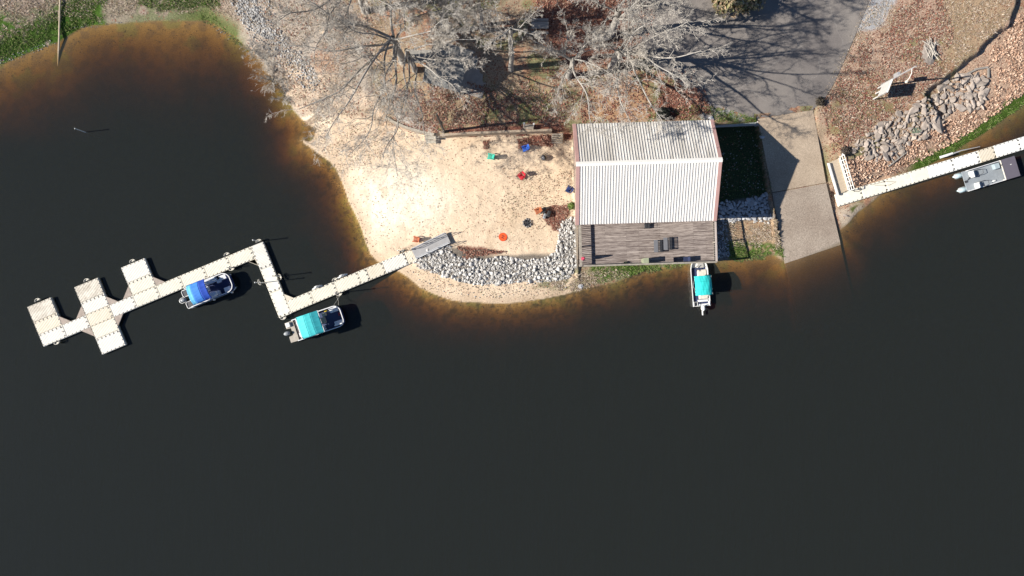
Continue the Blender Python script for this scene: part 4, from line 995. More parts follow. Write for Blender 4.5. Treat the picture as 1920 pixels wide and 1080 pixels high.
rope([pz(626,572,1.2),pz(632,563,0.8),pz(637,555,0.5)], 0.015, "mooring line from the teal pontoon boat's side to the dock", Mrope2)
rope([pz(634.5,572,1.2),pz(634.5,564,0.7),pz(631,556,0.5)], 0.015, "mooring line from the teal pontoon boat's bow to the dock", Mrope2)

# small motorboat under the deck
x, y = W(1312.3, 534, 0.45)
sb = empty('motorboat', (x, y, 0), R(94.5), "small white motorboat with a turquoise canopy nosed in under the wooden deck", 'boat')
b = MB()
sec = []
L0, L1 = -2.35, 3.1
for i in range(13):
    f = i/12; xx = L0+(L1-L0)*f; wd = 0.97*(1-max(0, (f-0.72)/0.28)**2.2*0.75)
    sec.append((xx, wd))
vs = []; 
for (xx, wd) in sec:
    f = (xx-L0)/(L1-L0); sh = 0.55+0.12*f
    vs += [(xx, -wd, sh), (xx, -wd+0.10, sh), (xx, -wd+0.14, 0.30), (xx, wd-0.14, 0.30), (xx, wd-0.10, sh), (xx, wd, sh), (xx, wd*0.82, -0.05), (xx, 0, -0.2+0.1*f), (xx, -wd*0.82, -0.05)]
fs = []
for i in range(12):
    for k in range(9): a = i*9+k; c = i*9+(k+1) % 9; fs.append((a, a+9, c+9, c))
fs.append(tuple(range(9))); fs.append(tuple(range(12*9, 13*9))[::-1])
b.add(vs, fs); b.build('hull', Mwhite, sb)
b = MB(); b.box(-0.1, 0, 0.31, 4.0, 1.56, 0.03); b.build('floor', Mnavy, sb)
Mcreamv = mat('cream_vinyl', (0.68,0.64,0.56), 0.55, 0.25, 3)
seat(sb, 1.15, -0.28, 1.0, 0.95, Mcreamv, '-x', z=0.32, h=0.3); seat(sb, 2.2, -0.2, 0.7, 0.7, mat('bow_box', (0.45,0.44,0.42), 0.7), None, z=0.32, h=0.3, name='bow_locker')
seat(sb, -1.35, -0.25, 0.45, 0.95, Mcreamv, '+x', z=0.32, h=0.35)
seat(sb, -1.75, -0.2, 0.25, 1.1, Mwhite, None, z=0.3, h=0.25, name='transom_bench')
seat(sb, -2.05, 0.62, 0.42, 0.35, Mdkmet, None, z=0.3, h=0.2, name='battery_box')
c = MB(); c.tube([(-2.3,0.45,0.6),(-2.3,0.85,0.6),(-1.85,0.85,0.6),(-1.85,0.45,0.6),(-2.3,0.45,0.6)], 0.03, 5); c.build('stern_rail', Mwhite, sb)
c = MB(); c.tube([(-2.3,-0.45,0.6),(-2.3,-0.85,0.6),(-1.85,-0.85,0.6)], 0.03, 5); c.build('stern_rail', Mwhite, sb)
outboard(sb, -2.55, -0.06, Mwhite, 0.95)
c = MB(); c.box(-3.1,-0.05,0.42,0.5,0.12,0.1); c.build('motor_leg', Mwhite, sb)
Mtq = canvas('canopy_turquoise', (0.015,0.56,0.55), (0.04,0.68,0.66))
bimini(sb, -1.12, 0.98, 0.90, 2.05, [Mtq, Mtq, Mtq], [0, 0.28, 0.72, 1.0], arch=0.22, crowny=0.18)
c = MB(); c.tube([(1.5,0.3,0.9),(1.9,0.5,0.95),(2.1,0.15,0.9)], 0.04, 5); c.build('trolling_motor', Mdkmet, sb)

# grey work pontoon on the right
x, y = W(1857, 326, 0.7)
gb_ = empty('pontoon_boat', (x, y, 0), math.atan2(0.292, 0.956), "plain grey open pontoon boat with dark front cover, moored at the right hand dock", 'boat')
hw = 1.1
pontoons(gb_, 6.1, -3.35, 0.80)
for s in (-1, 1):
    b = MB(); b.tube([(-3.75, s*0.80+0.05, 0.25), (-3.3, s*0.80, 0.2), (-2.6, s*0.80, 0.18)], [0.05, 0.26, 0.28], 10); b.build('pontoon_nose', mat('pale_blue_metal', (0.50,0.62,0.66), 0.4), gb_, smooth=True)
b = MB(); b.box(0.0, 0, 0.48, 5.65, 2*hw, 0.12); b.build('deck_floor', Mgreyc, gb_)
strip(gb_, 'side_rail', [(-2.8,-hw),(1.6,-hw)], 0.55, 0.85, 0.06, Mseat); strip(gb_, 'side_rail', [(-2.4,hw-0.02),(1.6,hw-0.02)], 0.55, 0.95, 0.06, Mseat)
b = MB(); b.box(2.05, 0, 0.98, 1.6, 2*hw+0.06, 0.06); b.build('front_cover', mat('slate_cover', (0.115,0.105,0.135), 0.85, 0.08, 2), gb_)
b = MB(); b.box(1.22, 0, 1.0, 0.06, 2*hw, 0.1); b.build('cover_frame', Mcreamv, gb_)
for cx_ in (1.25, 2.8):
    for cy_ in (hw-0.05, 0.05-hw): b = MB(); b.box(cx_, cy_, 0.75, 0.06, 0.06, 0.46); b.build('cover_post', Mcreamv, gb_)
for (sx_, sy_) in ((-1.95, 0.55), (-1.72, -0.78)):
    so_ = seat(gb_, sx_, sy_, 0.5, 0.72 if sy_ > 0 else 0.6, Mwhite, '-x', z=0.54, h=0.35)
    c = MB(); c.tube([(0.25,-0.3,0.1),(0.75,-0.3,0.45),(0.95,-0.2,0.6),(0.95,0.2,0.6),(0.75,0.3,0.45),(0.25,0.3,0.1)], 0.03, 5); c.build('seat_frame', Mdkmet, so_)
seat(gb_, 0.75, 0.62, 0.6, 0.6, mat('console_blue', (0.38,0.46,0.50), 0.5), None, z=0.54, h=0.45, name='console')
c = MB(); c.tube([(1.0,0.5,1.1),(1.1,0.62,1.2),(1.05,0.75,1.1),(1.0,0.5,1.1)], 0.02, 5); c.build('steering_wheel', Mdark, gb_)
c = MB(); c.tube([(-2.75,-0.05,0.6),(-2.2,0.3,0.75),(-2.1,0.6,0.7)], 0.03, 5); c.tube([(-2.6,0.0,0.6),(-2.15,0.42,0.7)], 0.03, 5); c.box(-2.7,-0.05,0.58,0.28,0.24,0.1); c.build('tow_bar', Mdkmet, gb_)
c = MB(); c.lathe([(0,-0.25),(0.07,-0.2),(0.09,0),(0.07,0.2),(0,0.25)], 8, M=Matrix.Rotation(R(90), 4, 'Y')); f = c.build('fender', Mwhite, gb_, smooth=True); f.location = (0.2, -0.85, 0.64)
c = MB(); c.box(2.2, 0.35, 1.02, 0.15, 0.06, 0.03); c.build('latch', Mwhite, gb_)

# ------------------------------------------------------------------ rocks
def rock_mesh(name, m, seed, flat=0.85, sub=1, jag=0.28, cut=0.24):
    bm = bmesh.new(); bmesh.ops.create_icosphere(bm, subdivisions=sub+1 if cut > 0.2 else 3, radius=0.5)
    r = np.random.RandomState(seed); pl = []
    for _ in range(9):
        d = Vector(r.normal(size=3)).normalized(); pl.append((d, cut+0.20*r.rand()))
    for v in bm.verts:
        for d, k in pl:
            t = v.co.dot(d)
            if t > k: v.co -= d*(t-k)
        v.co *= 1+jag*0.25*(r.rand()-0.5)
        v.co.z *= flat
    me = bpy.data.meshes.new(name); bm.to_mesh(me); bm.free(); me.materials.append(m); return me
def in_poly(px, py, poly): return float(sdist(np.array([px]), np.array([py]), poly)[0]) > 0
def scatter_pts(poly, n, r, mind):
    xs_ = [p[0] for p in poly]; yy = [p[1] for p in poly]; out = []; tries = 0
    cell = {}
    while len(out) < n and tries < n*60:
        k = 400; qx = r.uniform(min(xs_), max(xs_), k); qy = r.uniform(min(yy), max(yy), k); d = sdist(qx, qy, poly); tries += k
        for a, b_, dd in zip(qx, qy, d):
            if dd <= 0 or len(out) >= n: continue
            ci, cj = int(a/mind), int(b_/mind); ok = True
            for i in (-1, 0, 1):
                for j in (-1, 0, 1):
                    for (u, v) in cell.get((ci+i, cj+j), ()):
                        if (u-a)**2+(v-b_)**2 < mind*mind: ok = False
            if ok: out.append((a, b_)); cell.setdefault((ci, cj), []).append((a, b_))
    return out
def heights_at(pp, z0=1.0):
    px = np.array([p[0] for p in pp]); py = np.array([p[1] for p in pp]); z = np.full(len(pp), z0)
    for _ in range(4):
        k = (1-z/CAMH)/PPM; x = (px-960)*k; y = (540-py)*k; z = height(x, y, False)
    return x, y, z
def put_rocks(pp, meshes, smin, smax, name, label, group, r, cat='rock', sink=0.25, power=1.6, tl=0.35):
    x, y, z = heights_at(pp)
    for i in range(len(pp)):
        s_ = smin+(smax-smin)*r.rand()**power
        o = bpy.data.objects.new(name, meshes[r.randint(len(meshes))]); C.objects.link(o)
        o.location = (x[i], y[i], z[i]+s_*(0.5-sink)*0.6); o.rotation_euler = (r.uniform(-tl,tl), r.uniform(-tl,tl), r.uniform(0, 6.28))
        o.scale = (s_*r.uniform(0.8, 1.35), s_*r.uniform(0.7, 1.1), s_*r.uniform(0.8, 1.2))
        tag(o, label, cat, group)
def stuff_rocks(pp, meshes, smin, smax, name, m, r, sink=0.25, zadd=0.0):
    """many small stones as one object"""
    x, y, z = heights_at(pp); VV = []; FF = []; base = 0
    tm = []
    for me in meshes:
        v = np.zeros(len(me.vertices)*3); me.vertices.foreach_get('co', v); f = np.array([p.vertices[:] for p in me.polygons]); tm.append((v.reshape(-1, 3), f))
    for i in range(len(pp)):
        v, f = tm[r.randint(len(tm))]; s_ = smin+(smax-smin)*r.rand()**2; a = r.uniform(0, 6.28); c, q = math.cos(a), math.sin(a)
        vv = v*np.array([s_*r.uniform(.8,1.3), s_*r.uniform(.7,1.1), s_*r.uniform(.8,1.1)])
        tl = r.uniform(-1.2,1.2); vz = vv[:,2]*math.cos(tl)+vv[:,0]*math.sin(tl); vx = vv[:,0]*math.cos(tl)-vv[:,2]*math.sin(tl)
        VV.append(np.stack([vx*c-vv[:,1]*q+x[i], vx*q+vv[:,1]*c+y[i], vz+z[i]+zadd+s_*(0.5-sink)*0.6], -1)); FF.append(f+base); base += len(v)
    o = mesh_np(name, np.concatenate(VV), np.concatenate(FF), m); return tag(o, kind='stuff')
def rockmat(name, c1, c2):
    m = mat(name, c1, 0.9, 0.2, 2.5, col2=c2, bump=0.03, bscale=6); t = m.node_tree; n = t.nodes; L = t.links.new; b = n['Principled BSDF']
    src = b.inputs['Base Color'].links[0].from_socket; g = n.new('ShaderNodeNewGeometry')
    mr = n.new('ShaderNodeMapRange'); mr.inputs[3].default_value = 0.62; mr.inputs[4].default_value = 1.2; L(g.outputs['Random Per Island'], mr.inputs[0])
    oi = n.new('ShaderNodeObjectInfo'); m2 = n.new('ShaderNodeMapRange'); m2.inputs[3].default_value = 0.72; m2.inputs[4].default_value = 1.15; L(oi.outputs['Random'], m2.inputs[0])
    ml = n.new('ShaderNodeMath'); ml.operation = 'MULTIPLY'; L(mr.outputs[0], ml.inputs[0]); L(m2.outputs[0], ml.inputs[1])
    sc = n.new('ShaderNodeVectorMath'); sc.operation = 'SCALE'; L(src, sc.inputs[0]); L(ml.outputs[0], sc.inputs['Scale']); L(sc.outputs[0], b.inputs['Base Color']); return m
Mrk = rockmat('riprap_white', (0.40,0.39,0.38), (0.66,0.64,0.61)); Mrk2 = rockmat('slab_grey', (0.34,0.285,0.25), (0.50,0.43,0.375)); Mrk3 = rockmat('fieldstone', (0.34,0.35,0.37), (0.50,0.50,0.52))
RM = [rock_mesh('riprap_rock', Mrk, 30+i) for i in range(10)]
RS = [rock_mesh('riprap_rock', Mrk, 50+i, sub=0) for i in range(6)]
SLB = [rock_mesh('slab_rock', Mrk2, 70+i, flat=0.42, sub=0, cut=0.13) for i in range(10)]
FST = [rock_mesh('field_stone', Mrk3, 90+i, flat=0.5) for i in range(8)]
rr_ = np.random.RandomState(5)
RIP = [(772,482),(800,470),(828,459),(846,462),(848,478),(872,484),(905,487),(940,480),(985,487),(1020,484),(1040,474),(1048,450),(1046,430),(1058,412),(1079,407),(1081,500),(1068,522),(1030,528),(985,528),(940,533),(890,534),(850,524),(815,512),(790,506),(776,494)]
pts = scatter_pts(RIP, 300, rr_, 7.0)
put_rocks(pts, RM, 0.28, 0.62, 'riprap_rock', "white grey riprap rock in the bank between beach and water", "riprap rocks on the bank below the beach", rr_, tl=1.2, sink=0.15)
pts = scatter_pts(RIP, 2600, rr_, 2.2)
stuff_rocks(pts, RS, 0.14, 0.36, 'riprap_rubble', Mrk, rr_)
pts = scatter_pts([(760,505),(800,515),(870,535),(960,533),(1060,524),(1100,505),(1095,530),(1000,556),(900,560),(820,545),(770,520)], 150, rr_, 5) + scatter_pts([(0,112),(100,74),(110,80),(0,125)], 60, rr_, 3) + scatter_pts([(400,45),(440,72),(432,76),(395,50)], 14, rr_, 2) + scatter_pts([(130,52),(175,45),(230,42),(175,52)], 25, rr_, 3)
stuff_rocks(pts, RS, 0.08, 0.24, 'shore_pebbles', Mrk, rr_)
# stone strip down the wooded point
pts = scatter_pts([(440,-10),(475,-10),(500,45),(520,66),(508,75),(480,62),(455,40)], 520, rr_, 2.6) + scatter_pts([(425,-10),(500,-10),(530,60),(575,110),(600,150),(590,175),(545,150),(505,100),(470,70)], 520, rr_, 4.0) + scatter_pts([(505,60),(540,70),(545,95),(575,110),(592,140),(575,150),(545,110),(520,100)], 220, rr_, 3.4)
stuff_rocks(pts, RS, 0.14, 0.42, 'bank_stones', rockmat('bank_stone', (0.38,0.375,0.37), (0.52,0.51,0.5)), rr_)
# shaded field stones beside the building
FS = [(1347,382),(1362,377),(1385,379),(1410,373),(1438,363),(1444,380),(1440,396),(1449,411),(1352,414)]
put_rocks(scatter_pts(FS, 150, rr_, 5.0), FST, 0.35, 0.62, 'field_stone', "rounded grey field stone in the shaded strip beside the boathouse", "field stones in the shade of the boathouse", rr_)
stuff_rocks(scatter_pts([(1338,414),(1360,414),(1368,480),(1340,486)], 260, rr_, 3), [rock_mesh('field_stone', Mrk3, 97, sub=0)], 0.2, 0.45, 'shaded_rubble', Mrk3, rr_)
# grey slabs on the right bank
SB = [(1596,283),(1604,268),(1640,238),(1672,222),(1700,208),(1716,190),(1745,182),(1765,160),(1790,143),(1838,140),(1852,160),(1840,200),(1822,210),(1800,205),(1780,215),(1760,238),(1725,262),(1705,262),(1690,290),(1650,302),(1625,290)]
put_rocks(scatter_pts(SB, 210, rr_, 6.6), SLB, 0.5, 1.2, 'slab_rock', "broken grey stone slab in the pile running down the right bank", "grey stone slabs on the right bank", rr_, sink=0.2)
for (px, py, s_, lab) in ((1757,234,2.3,"largest tan grey boulder at the lower edge of the slab pile"),(1756,183,1.7,"pale angular boulder at the upper edge of the slab pile"),(1797,200,1.7,"long reddish slab lying flat near the right end of the slab pile"),(1843,172,1.8,"wide grey boulder at the far right of the slab pile"),(1811,178,1.5,"round grey boulder between the two flat slabs at the right"),(1664,275,1.7,"square grey slab near the lower left end of the slab pile"),(1630,292,1.5,"large flat slab nearest the white ladder-like railing"),(1684,265,1.7,"broad dark grey slab right of the square one")):
    x, y, z = P(px, py); o = bpy.data.objects.new('boulder', SLB[rr_.randint(10)]); C.objects.link(o); o.location = (x, y, z+0.12); o.rotation_euler = (0, 0, rr_.uniform(0, 6)); o.scale = (s_, s_*0.75, s_*0.55); tag(o, lab, 'boulder')
stuff_rocks(scatter_pts(SB, 700, rr_, 2.6), [rock_mesh('slab_chip', Mrk2, 61, sub=0), rock_mesh('slab_chip', Mrk2, 62, sub=0)], 0.12, 0.35, 'slab_chips', Mrk2, rr_)
for (px, py, lab) in ((1334,222,"pair-topping white stone just behind the boathouse roof corner"),(1428,256,"single pale stone lying in the shaded yard next to the boat ramp"),(1585,405,"dark round boulder on the shore below the white dock"),(1089,537,"white stone lying alone on the grassy shore below the deck")):
    x, y, z = P(px, py); o = bpy.data.objects.new('boulder', (FST if px != 1585 else SLB)[rr_.randint(8)]); C.objects.link(o); o.location = (x, y, z+0.08); o.scale = (0.75, 0.6, 0.7); tag(o, lab, 'rock')
for (q) in ([(1415,412),(1440,410),(1442,418),(1412,420)],[(1360,412),(1380,412),(1378,417),(1362,417)]):
    stuff_rocks(scatter_pts(q, 10, rr_, 3), RS, 0.2, 0.45, 'white_stones', Mrk, rr_)

# ------------------------------------------------------------------ leaves and grass that nobody could count
def leafmat(name, cols, trans=False):
    m = bpy.data.materials.new(name); m.use_nodes = True; t = m.node_tree; n = t.nodes; L = t.links.new; b = n['Principled BSDF']; b.inputs['Roughness'].default_value = 0.85; b.inputs['Specular IOR Level'].default_value = 0.2
    g = n.new('ShaderNodeNewGeometry'); cr = n.new('ShaderNodeValToRGB'); cr.color_ramp.interpolation = 'CONSTANT'; L(g.outputs['Random Per Island'], cr.inputs[0])
    e = cr.color_ramp.elements; e[0].color = (*cols[0], 1); e[1].position = 1/len(cols); e[1].color = (*cols[1], 1)
    for i, c in enumerate(cols[2:]): q = e.new((i+2)/len(cols)); q.color = (*c, 1)
    L(cr.outputs[0], b.inputs['Base Color']); return m
def quads(polys_n, size, m, name, r, zlift=0.03, tilt=0.5, aspect=0.7, up=False, fil=None):
    VX = []; VY = []
    for poly, n_ in polys_n:
        xs_ = [p[0] for p in poly]; yy = [p[1] for p in poly]
        qx = r.uniform(min(xs_), max(xs_), n_*3); qy = r.uniform(min(yy), max(yy), n_*3); d = sdist(qx, qy, poly)
        keep = (d + 8*(fbm(qx, qy, 0.08, 3)-0.5) > 0) & (fbm(qx+77, qy, 0.05, 3) > 0.36); VX.append(qx[keep][:n_]); VY.append(qy[keep][:n_])
    px = np.concatenate(VX); py = np.concatenate(VY); z = np.full(len(px), 1.5)
    for _ in range(4):
        k = (1-z/CAMH)/PPM; x = (px-960)*k; y = (540-py)*k; z = height(x, y, True)
    n_ = len(x); a = r.uniform(0, 6.28, n_); s_ = size*r.uniform(0.6, 1.3, n_)
    if up:   # blades: thin upright triangles-quads leaning at random
        lean = r.uniform(0.6, 1.5, n_)*s_; b2 = r.uniform(0, 6.28, n_)
        dx, dy = np.cos(a)*s_*0.16, np.sin(a)*s_*0.16; tx, ty = np.cos(b2)*lean, np.sin(b2)*lean
        V_ = np.stack([np.stack([x-dx, y-dy, z-0.02], -1), np.stack([x+dx, y+dy, z-0.02], -1), np.stack([x+dx*0.3+tx, y+dy*0.3+ty, z+s_*0.5], -1), np.stack([x-dx*0.3+tx, y-dy*0.3+ty, z+s_*0.5], -1)], 1)
    else:
        c, q = np.cos(a), np.sin(a); tz1 = r.uniform(-tilt, tilt, n_)*s_; tz2 = r.uniform(-tilt, tilt, n_)*s_
        V_ = []
        for u, v in ((-1,-1),(1,-1),(1,1),(-1,1)):
            V_.append(np.stack([x+(u*c-v*q*aspect)*s_/2, y+(u*q+v*c*aspect)*s_/2, z+zlift+abs(tz1)*0.5+abs(tz2)*.5+u*tz1/2+v*tz2/2], -1))
        V_ = np.stack(V_, 1)
    o = mesh_np(name, V_.reshape(-1, 3), np.arange(n_*4).reshape(-1, 4), m); return tag(o, kind='stuff')
rq = np.random.RandomState(21)
Mlv = leafmat('fallen_leaves', [(0.22,0.085,0.065),(0.32,0.16,0.115),(0.15,0.065,0.05),(0.42,0.28,0.21),(0.27,0.12,0.085),(0.20,0.14,0.11)])
quads([([(1010,-20),(1190,-40),(1230,30),(1190,130),(1060,120),(990,50)], 7000), ([(1240,160),(1325,168),(1330,220),(1240,225)], 2200), ([(735,222),(812,250),(1060,244),(1062,228),(880,150),(740,170)], 4500),
       ([(1035,385),(1066,385),(1066,402),(1047,434),(1036,430),(1015,405)], 1600), ([(970,262),(1000,256),(1040,252),(1036,275),(1010,272),(990,268),(975,278)], 1100), ([(856,462),(948,472),(900,480),(870,486)], 500),
       ([(1540,200),(1615,75),(1665,60),(1700,-30),(1740,-80),(1790,60),(1760,150),(1640,240),(1560,290)], 6500), ([(480,0),(700,-20),(700,210),(600,240),(520,120)], 900), ([(1000,130),(1300,130),(1340,232),(900,232)], 3500), ([(838,240),(1060,232),(1060,246),(845,252)], 1500),([(905,264),(919,262),(917,281),(907,279)],140)],
      0.12, Mlv, 'leaf_litter', rq)
Mst = leafmat('straw_leaves', [(0.56,0.39,0.29),(0.44,0.28,0.20),(0.66,0.50,0.39),(0.29,0.17,0.12),(0.52,0.36,0.27),(0.38,0.27,0.21)])
quads([([(1920,20),(2050,-50),(2050,110),(1900,190),(1800,262),(1700,312),(1600,350),(1590,300),(1700,262),(1830,205),(1845,140),(1860,80),(1900,40)], 20000)], 0.16, Mst, 'leaf_drift', rq, tilt=0.8, aspect=0.5, zlift=0.02)
Mgr = leafmat('grass_green', [(0.08,0.16,0.025),(0.14,0.22,0.05),(0.06,0.11,0.02),(0.24,0.25,0.11)])
quads([([(-60,150),(-60,100),(0,72),(60,45),(110,15),(160,-15),(200,-15),(200,25),(190,38),(100,70),(0,113)], 11000), ([(265,-15),(410,-15),(415,12),(300,22),(260,12)], 5000), ([(1108,500),(1290,492),(1262,503),(1170,518),(1120,532)], 3000), ([(1366,452),(1470,462),(1472,484),(1372,490)], 2600),
       ([(1706,322),(1736,311),(1806,271),(1872,230),(1925,192),(1925,180),(1870,213),(1800,256),(1730,300)], 4500), ([(380,0),(430,60),(468,92),(460,96),(430,70),(375,35)], 1100), ([(1190,225),(1300,195),(1420,218),(1418,230),(1190,232)], 1600)], 0.20, Mgr, 'grass', rq, up=True)
Mdg = leafmat('grass_dry', [(0.42,0.33,0.25),(0.52,0.43,0.34),(0.33,0.25,0.19),(0.24,0.20,0.11),(0.60,0.52,0.44)])
quads([([(-60,100),(-60,-30),(520,-30),(500,60),(400,20),(100,40)], 16000), ([(500,0),(720,0),(720,200),(600,230),(500,130)], 12000), ([(1345,414),(1460,412),(1470,470),(1370,460)], 4000), ([(1030,530),(1140,500),(1180,515),(1060,550)], 3000), ([(1530,200),(1640,-30),(1900,-30),(1890,40),(1760,150),(1600,280)], 16000),([(880,160),(1080,150),(1075,235),(700,235),(720,180)],9000)], 0.19, Mdg, 'dry_grass', rq, up=True)
Mspk = leafmat('beach_debris', [(0.16,0.11,0.08),(0.28,0.20,0.15),(0.10,0.08,0.07),(0.34,0.17,0.12),(0.10,0.12,0.05)])
quads([([(590,262),(720,235),(1070,250),(1080,400),(1040,470),(850,465),(700,480),(650,370)], 1800), ([(940,320),(1078,320),(1078,400),(1000,440),(940,400)], 1000), ([(560,225),(720,232),(740,290),(640,330),(590,275)], 1300), ([(775,505),(1060,535),(1060,552),(900,562),(800,540)], 700)], 0.07, Mspk, 'beach_debris', rq, tilt=0.3)

quads([([(600,290),(648,360),(677,427),(700,485),(685,490),(655,430),(630,360),(590,300)], 500), ([(740,508),(871,567),(974,567),(1110,538),(1260,500),(1400,485),(1400,500),(1110,556),(974,590),(871,588),(740,525)], 700), ([(0,125),(108,80),(275,42),(390,40),(470,100),(420,110),(275,75),(108,110),(0,160)], 350), ([(1575,440),(1620,390),(1800,278),(1900,212),(1900,240),(1700,360),(1600,450)], 500)], 0.09, leafmat('sunken_leaves', [(0.05,0.03,0.015),(0.12,0.07,0.03),(0.30,0.19,0.08),(0.03,0.02,0.012)]), 'sunken_leaves', rq, tilt=0.15, zlift=0.015)
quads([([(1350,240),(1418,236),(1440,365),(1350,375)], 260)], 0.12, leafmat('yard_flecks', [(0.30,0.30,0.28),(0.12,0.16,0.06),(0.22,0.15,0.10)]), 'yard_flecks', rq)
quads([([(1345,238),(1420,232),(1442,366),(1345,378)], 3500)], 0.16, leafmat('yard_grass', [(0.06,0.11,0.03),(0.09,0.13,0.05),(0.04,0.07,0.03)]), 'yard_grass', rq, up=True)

# ------------------------------------------------------------------ trees
Mbark = mat('bark_pale', (0.34,0.32,0.295), 0.9, 0.28, 1.2, bump=0.02, bscale=8)
Mbark2 = mat('bark_dark', (0.20,0.18,0.165), 0.9, 0.3, 1.2, bump=0.02, bscale=8)
Mtwig = mat('twig_grey', (0.46,0.425,0.38), 0.9, 0.2, 0.4)
class Tree:
    def __init__(s, seed): s.r = np.random.RandomState(seed); s.seg = []; s.tw = []
    def limb(s, p0, p1, r0, r1, n, wob):
        """a crooked tapering path from p0 to p1; returns the points and radii"""
        p0 = np.array(p0, float); p1 = np.array(p1, float); L = np.linalg.norm(p1-p0); pts = []
        om = [s.r.normal(size=3)*wob*L/(k_+1)**1.1 for k_ in range(5)]
        for i in range(n+1):
            f = i/n; q = p0+(p1-p0)*f
            for k_ in range(5): q = q+om[k_]*math.sin((k_+1)*math.pi*f)
            pts.append(q)
        rs = [r0+(r1-r0)*(i/n)**0.8 for i in range(n+1)]
        return pts, rs
    def add(s, pts, rs, big):
        tgt = s.seg if big else s.tw
        for a, b, ra, rb in zip(pts[:-1], pts[1:], rs[:-1], rs[1:]): tgt.append((*a, *b, ra, rb))
    def grow(s, p0, p1, r0, level, dens=1.0):
        L = float(np.linalg.norm(np.array(p1)-np.array(p0)))
        n = {0: 16, 1: 8, 2: 5, 3: 3}[level]
        pts, rs = s.limb(p0, p1, r0, max(0.008, r0*0.2), n, {0: .038, 1: .08, 2: .12, 3: .14}[level])
        s.add(pts, rs, level <= 1)
        if level >= 3: return
        d = np.array(p1)-np.array(p0); d /= max(1e-6, np.linalg.norm(d))
        cnt = {0: 15, 1: 9, 2: 6}[level]*dens
        cnt = int(cnt*1.02+s.r.rand())
        for k in range(cnt):
            f = s.r.uniform({0: 0.18, 1: 0.12, 2: 0.05}[level], 1.0); i = min(n-1, int(f*n)); q = pts[i]+(pts[i+1]-pts[i])*(f*n-i)
            ax = s.r.normal(size=3); ax -= d*ax.dot(d); ax /= np.linalg.norm(ax)+1e-9
            an = s.r.uniform(0.45, 1.0); nd = d*math.cos(an)+ax*math.sin(an); nd[2] += 0.12; nd /= np.linalg.norm(nd)
            l = L*{0: s.r.uniform(0.26, 0.5), 1: s.r.uniform(0.25, 0.48), 2: s.r.uniform(0.3, 0.6)}[level]*(1-0.45*f)
            l = min(l, {0: 4.8, 1: 2.3, 2: 1.1}[level])
            rr2 = max(0.0085, (rs[i])*{0: 0.48, 1: 0.5, 2: 0.6}[level]); s.grow(q, q+nd*l, rr2, level+1, dens)
    def mesh(s, arr, name, m, parent, org, n):
        A = np.array(arr); p = A[:, 0:3]-org; q = A[:, 3:6]-org; d = q-p; d /= np.linalg.norm(d, axis=1)[:, None]+1e-9
        up = np.where(np.abs(d[:, 2:3]) > 0.9, np.array([[1., 0, 0]]), np.array([[0, 0, 1.]])); u = np.cross(d, up); u /= np.linalg.norm(u, axis=1)[:, None]+1e-9; v = np.cross(u, d)
        V_ = []
        for P_, r in ((p, A[:, 6]), (q, A[:, 7])):
            for k in range(n): t = 2*math.pi*k/n; V_.append(P_+(u*math.cos(t)+v*math.sin(t))*r[:, None])
        V_ = np.stack(V_, 1); N_ = len(A); base = (np.arange(N_)*2*n)[:, None]
        F_ = np.concatenate([base+np.array([[k, (k+1) % n, n+(k+1) % n, n+k]]) for k in range(n)], 0)
        return mesh_np(name, V_.reshape(-1, 3), F_, m, parent, smooth=(n > 4))
def tree(seed, fork, fz, limbs, r0, label, m=None, dens=1.0, twig_r=1.0):
    """fork: photo pixel of the fork, fz its height above the ground; limbs: (px, py, height above water, radius)"""
    m = m or Mbark; g = 2.6
    for _ in range(4): x, y = W(*fork, fz+g); g = H(x, y)
    x, y = W(*fork, fz+g); org = np.array([x, y, g-0.2]); t = Tree(seed)
    top = (x, y, g+fz); pts, rs = t.limb((x, y, g-0.2), top, r0*1.25, r0*0.85, 7, 0.015); rs[0] *= 1.25; t.add(pts, rs, True)
    for k_l, (px, py, z, r) in enumerate(limbs):
        start = pts[-1-(k_l % 3)]; t.grow(start, W3(px, py, z), r*0.82, 0, dens)
    root = empty('bare_tree', tuple(org), 0, label, 'tree', 'leafless trees behind the beach')
    t.mesh(t.seg, 'trunk', m, root, org, 6); t.mesh(t.tw, 'twigs', Mtwig, root, org, 3)
    return root
tree(1, (734,71), 6.5, [(545,-15,14,.20),(500,90,12,.16),(560,205,12,.20),(612,255,12.5,.19),(728,205,13,.18),(718,300,14,.17),(655,290,13.5,.13),(722,-70,16,.2),(800,-40,16,.15),(840,35,15,.14),(640,40,14,.14)], .34, "largest bare pale-barked tree, its limbs spreading over the sandy point at left", dens=1.08)
tree(2, (762,94), 6.0, [(900,72,13,.14),(852,165,12,.17),(800,262,13,.14),(765,240,13,.12),(880,110,12,.1),(745,330,14,.12)], .26, "bare tree just right of the largest one, limbs reaching toward the picnic shelter", dens=1.0)
tree(3, (655,-35), 7.0, [(510,50,14,.17),(590,120,14,.15),(490,-40,14,.14),(650,90,15,.13),(740,20,15,.12),(560,-20,15,.13)], .3, "bare tree at the top edge above the wooded point", dens=1.1)
tree(4, (958,52), 11.5, [(905,90,15,.09),(1010,20,15.5,.09),(925,10,16,.09),(1010,70,14.5,.09),(960,100,14.5,.08),(885,50,15,.08)], .24, "tall straight trunked bare tree standing alone in the middle, right of the picnic shelter", dens=0.9)
tree(5, (1075,110), 5.5, [(1112,240,12.5,.17),(1000,78,12,.2),(1140,60,12,.15),(1165,150,12,.12),(1060,20,13,.12),(1045,190,12,.12)], .28, "bare tree with bright white limbs nearest the rear left corner of the boathouse roof", dens=0.95)
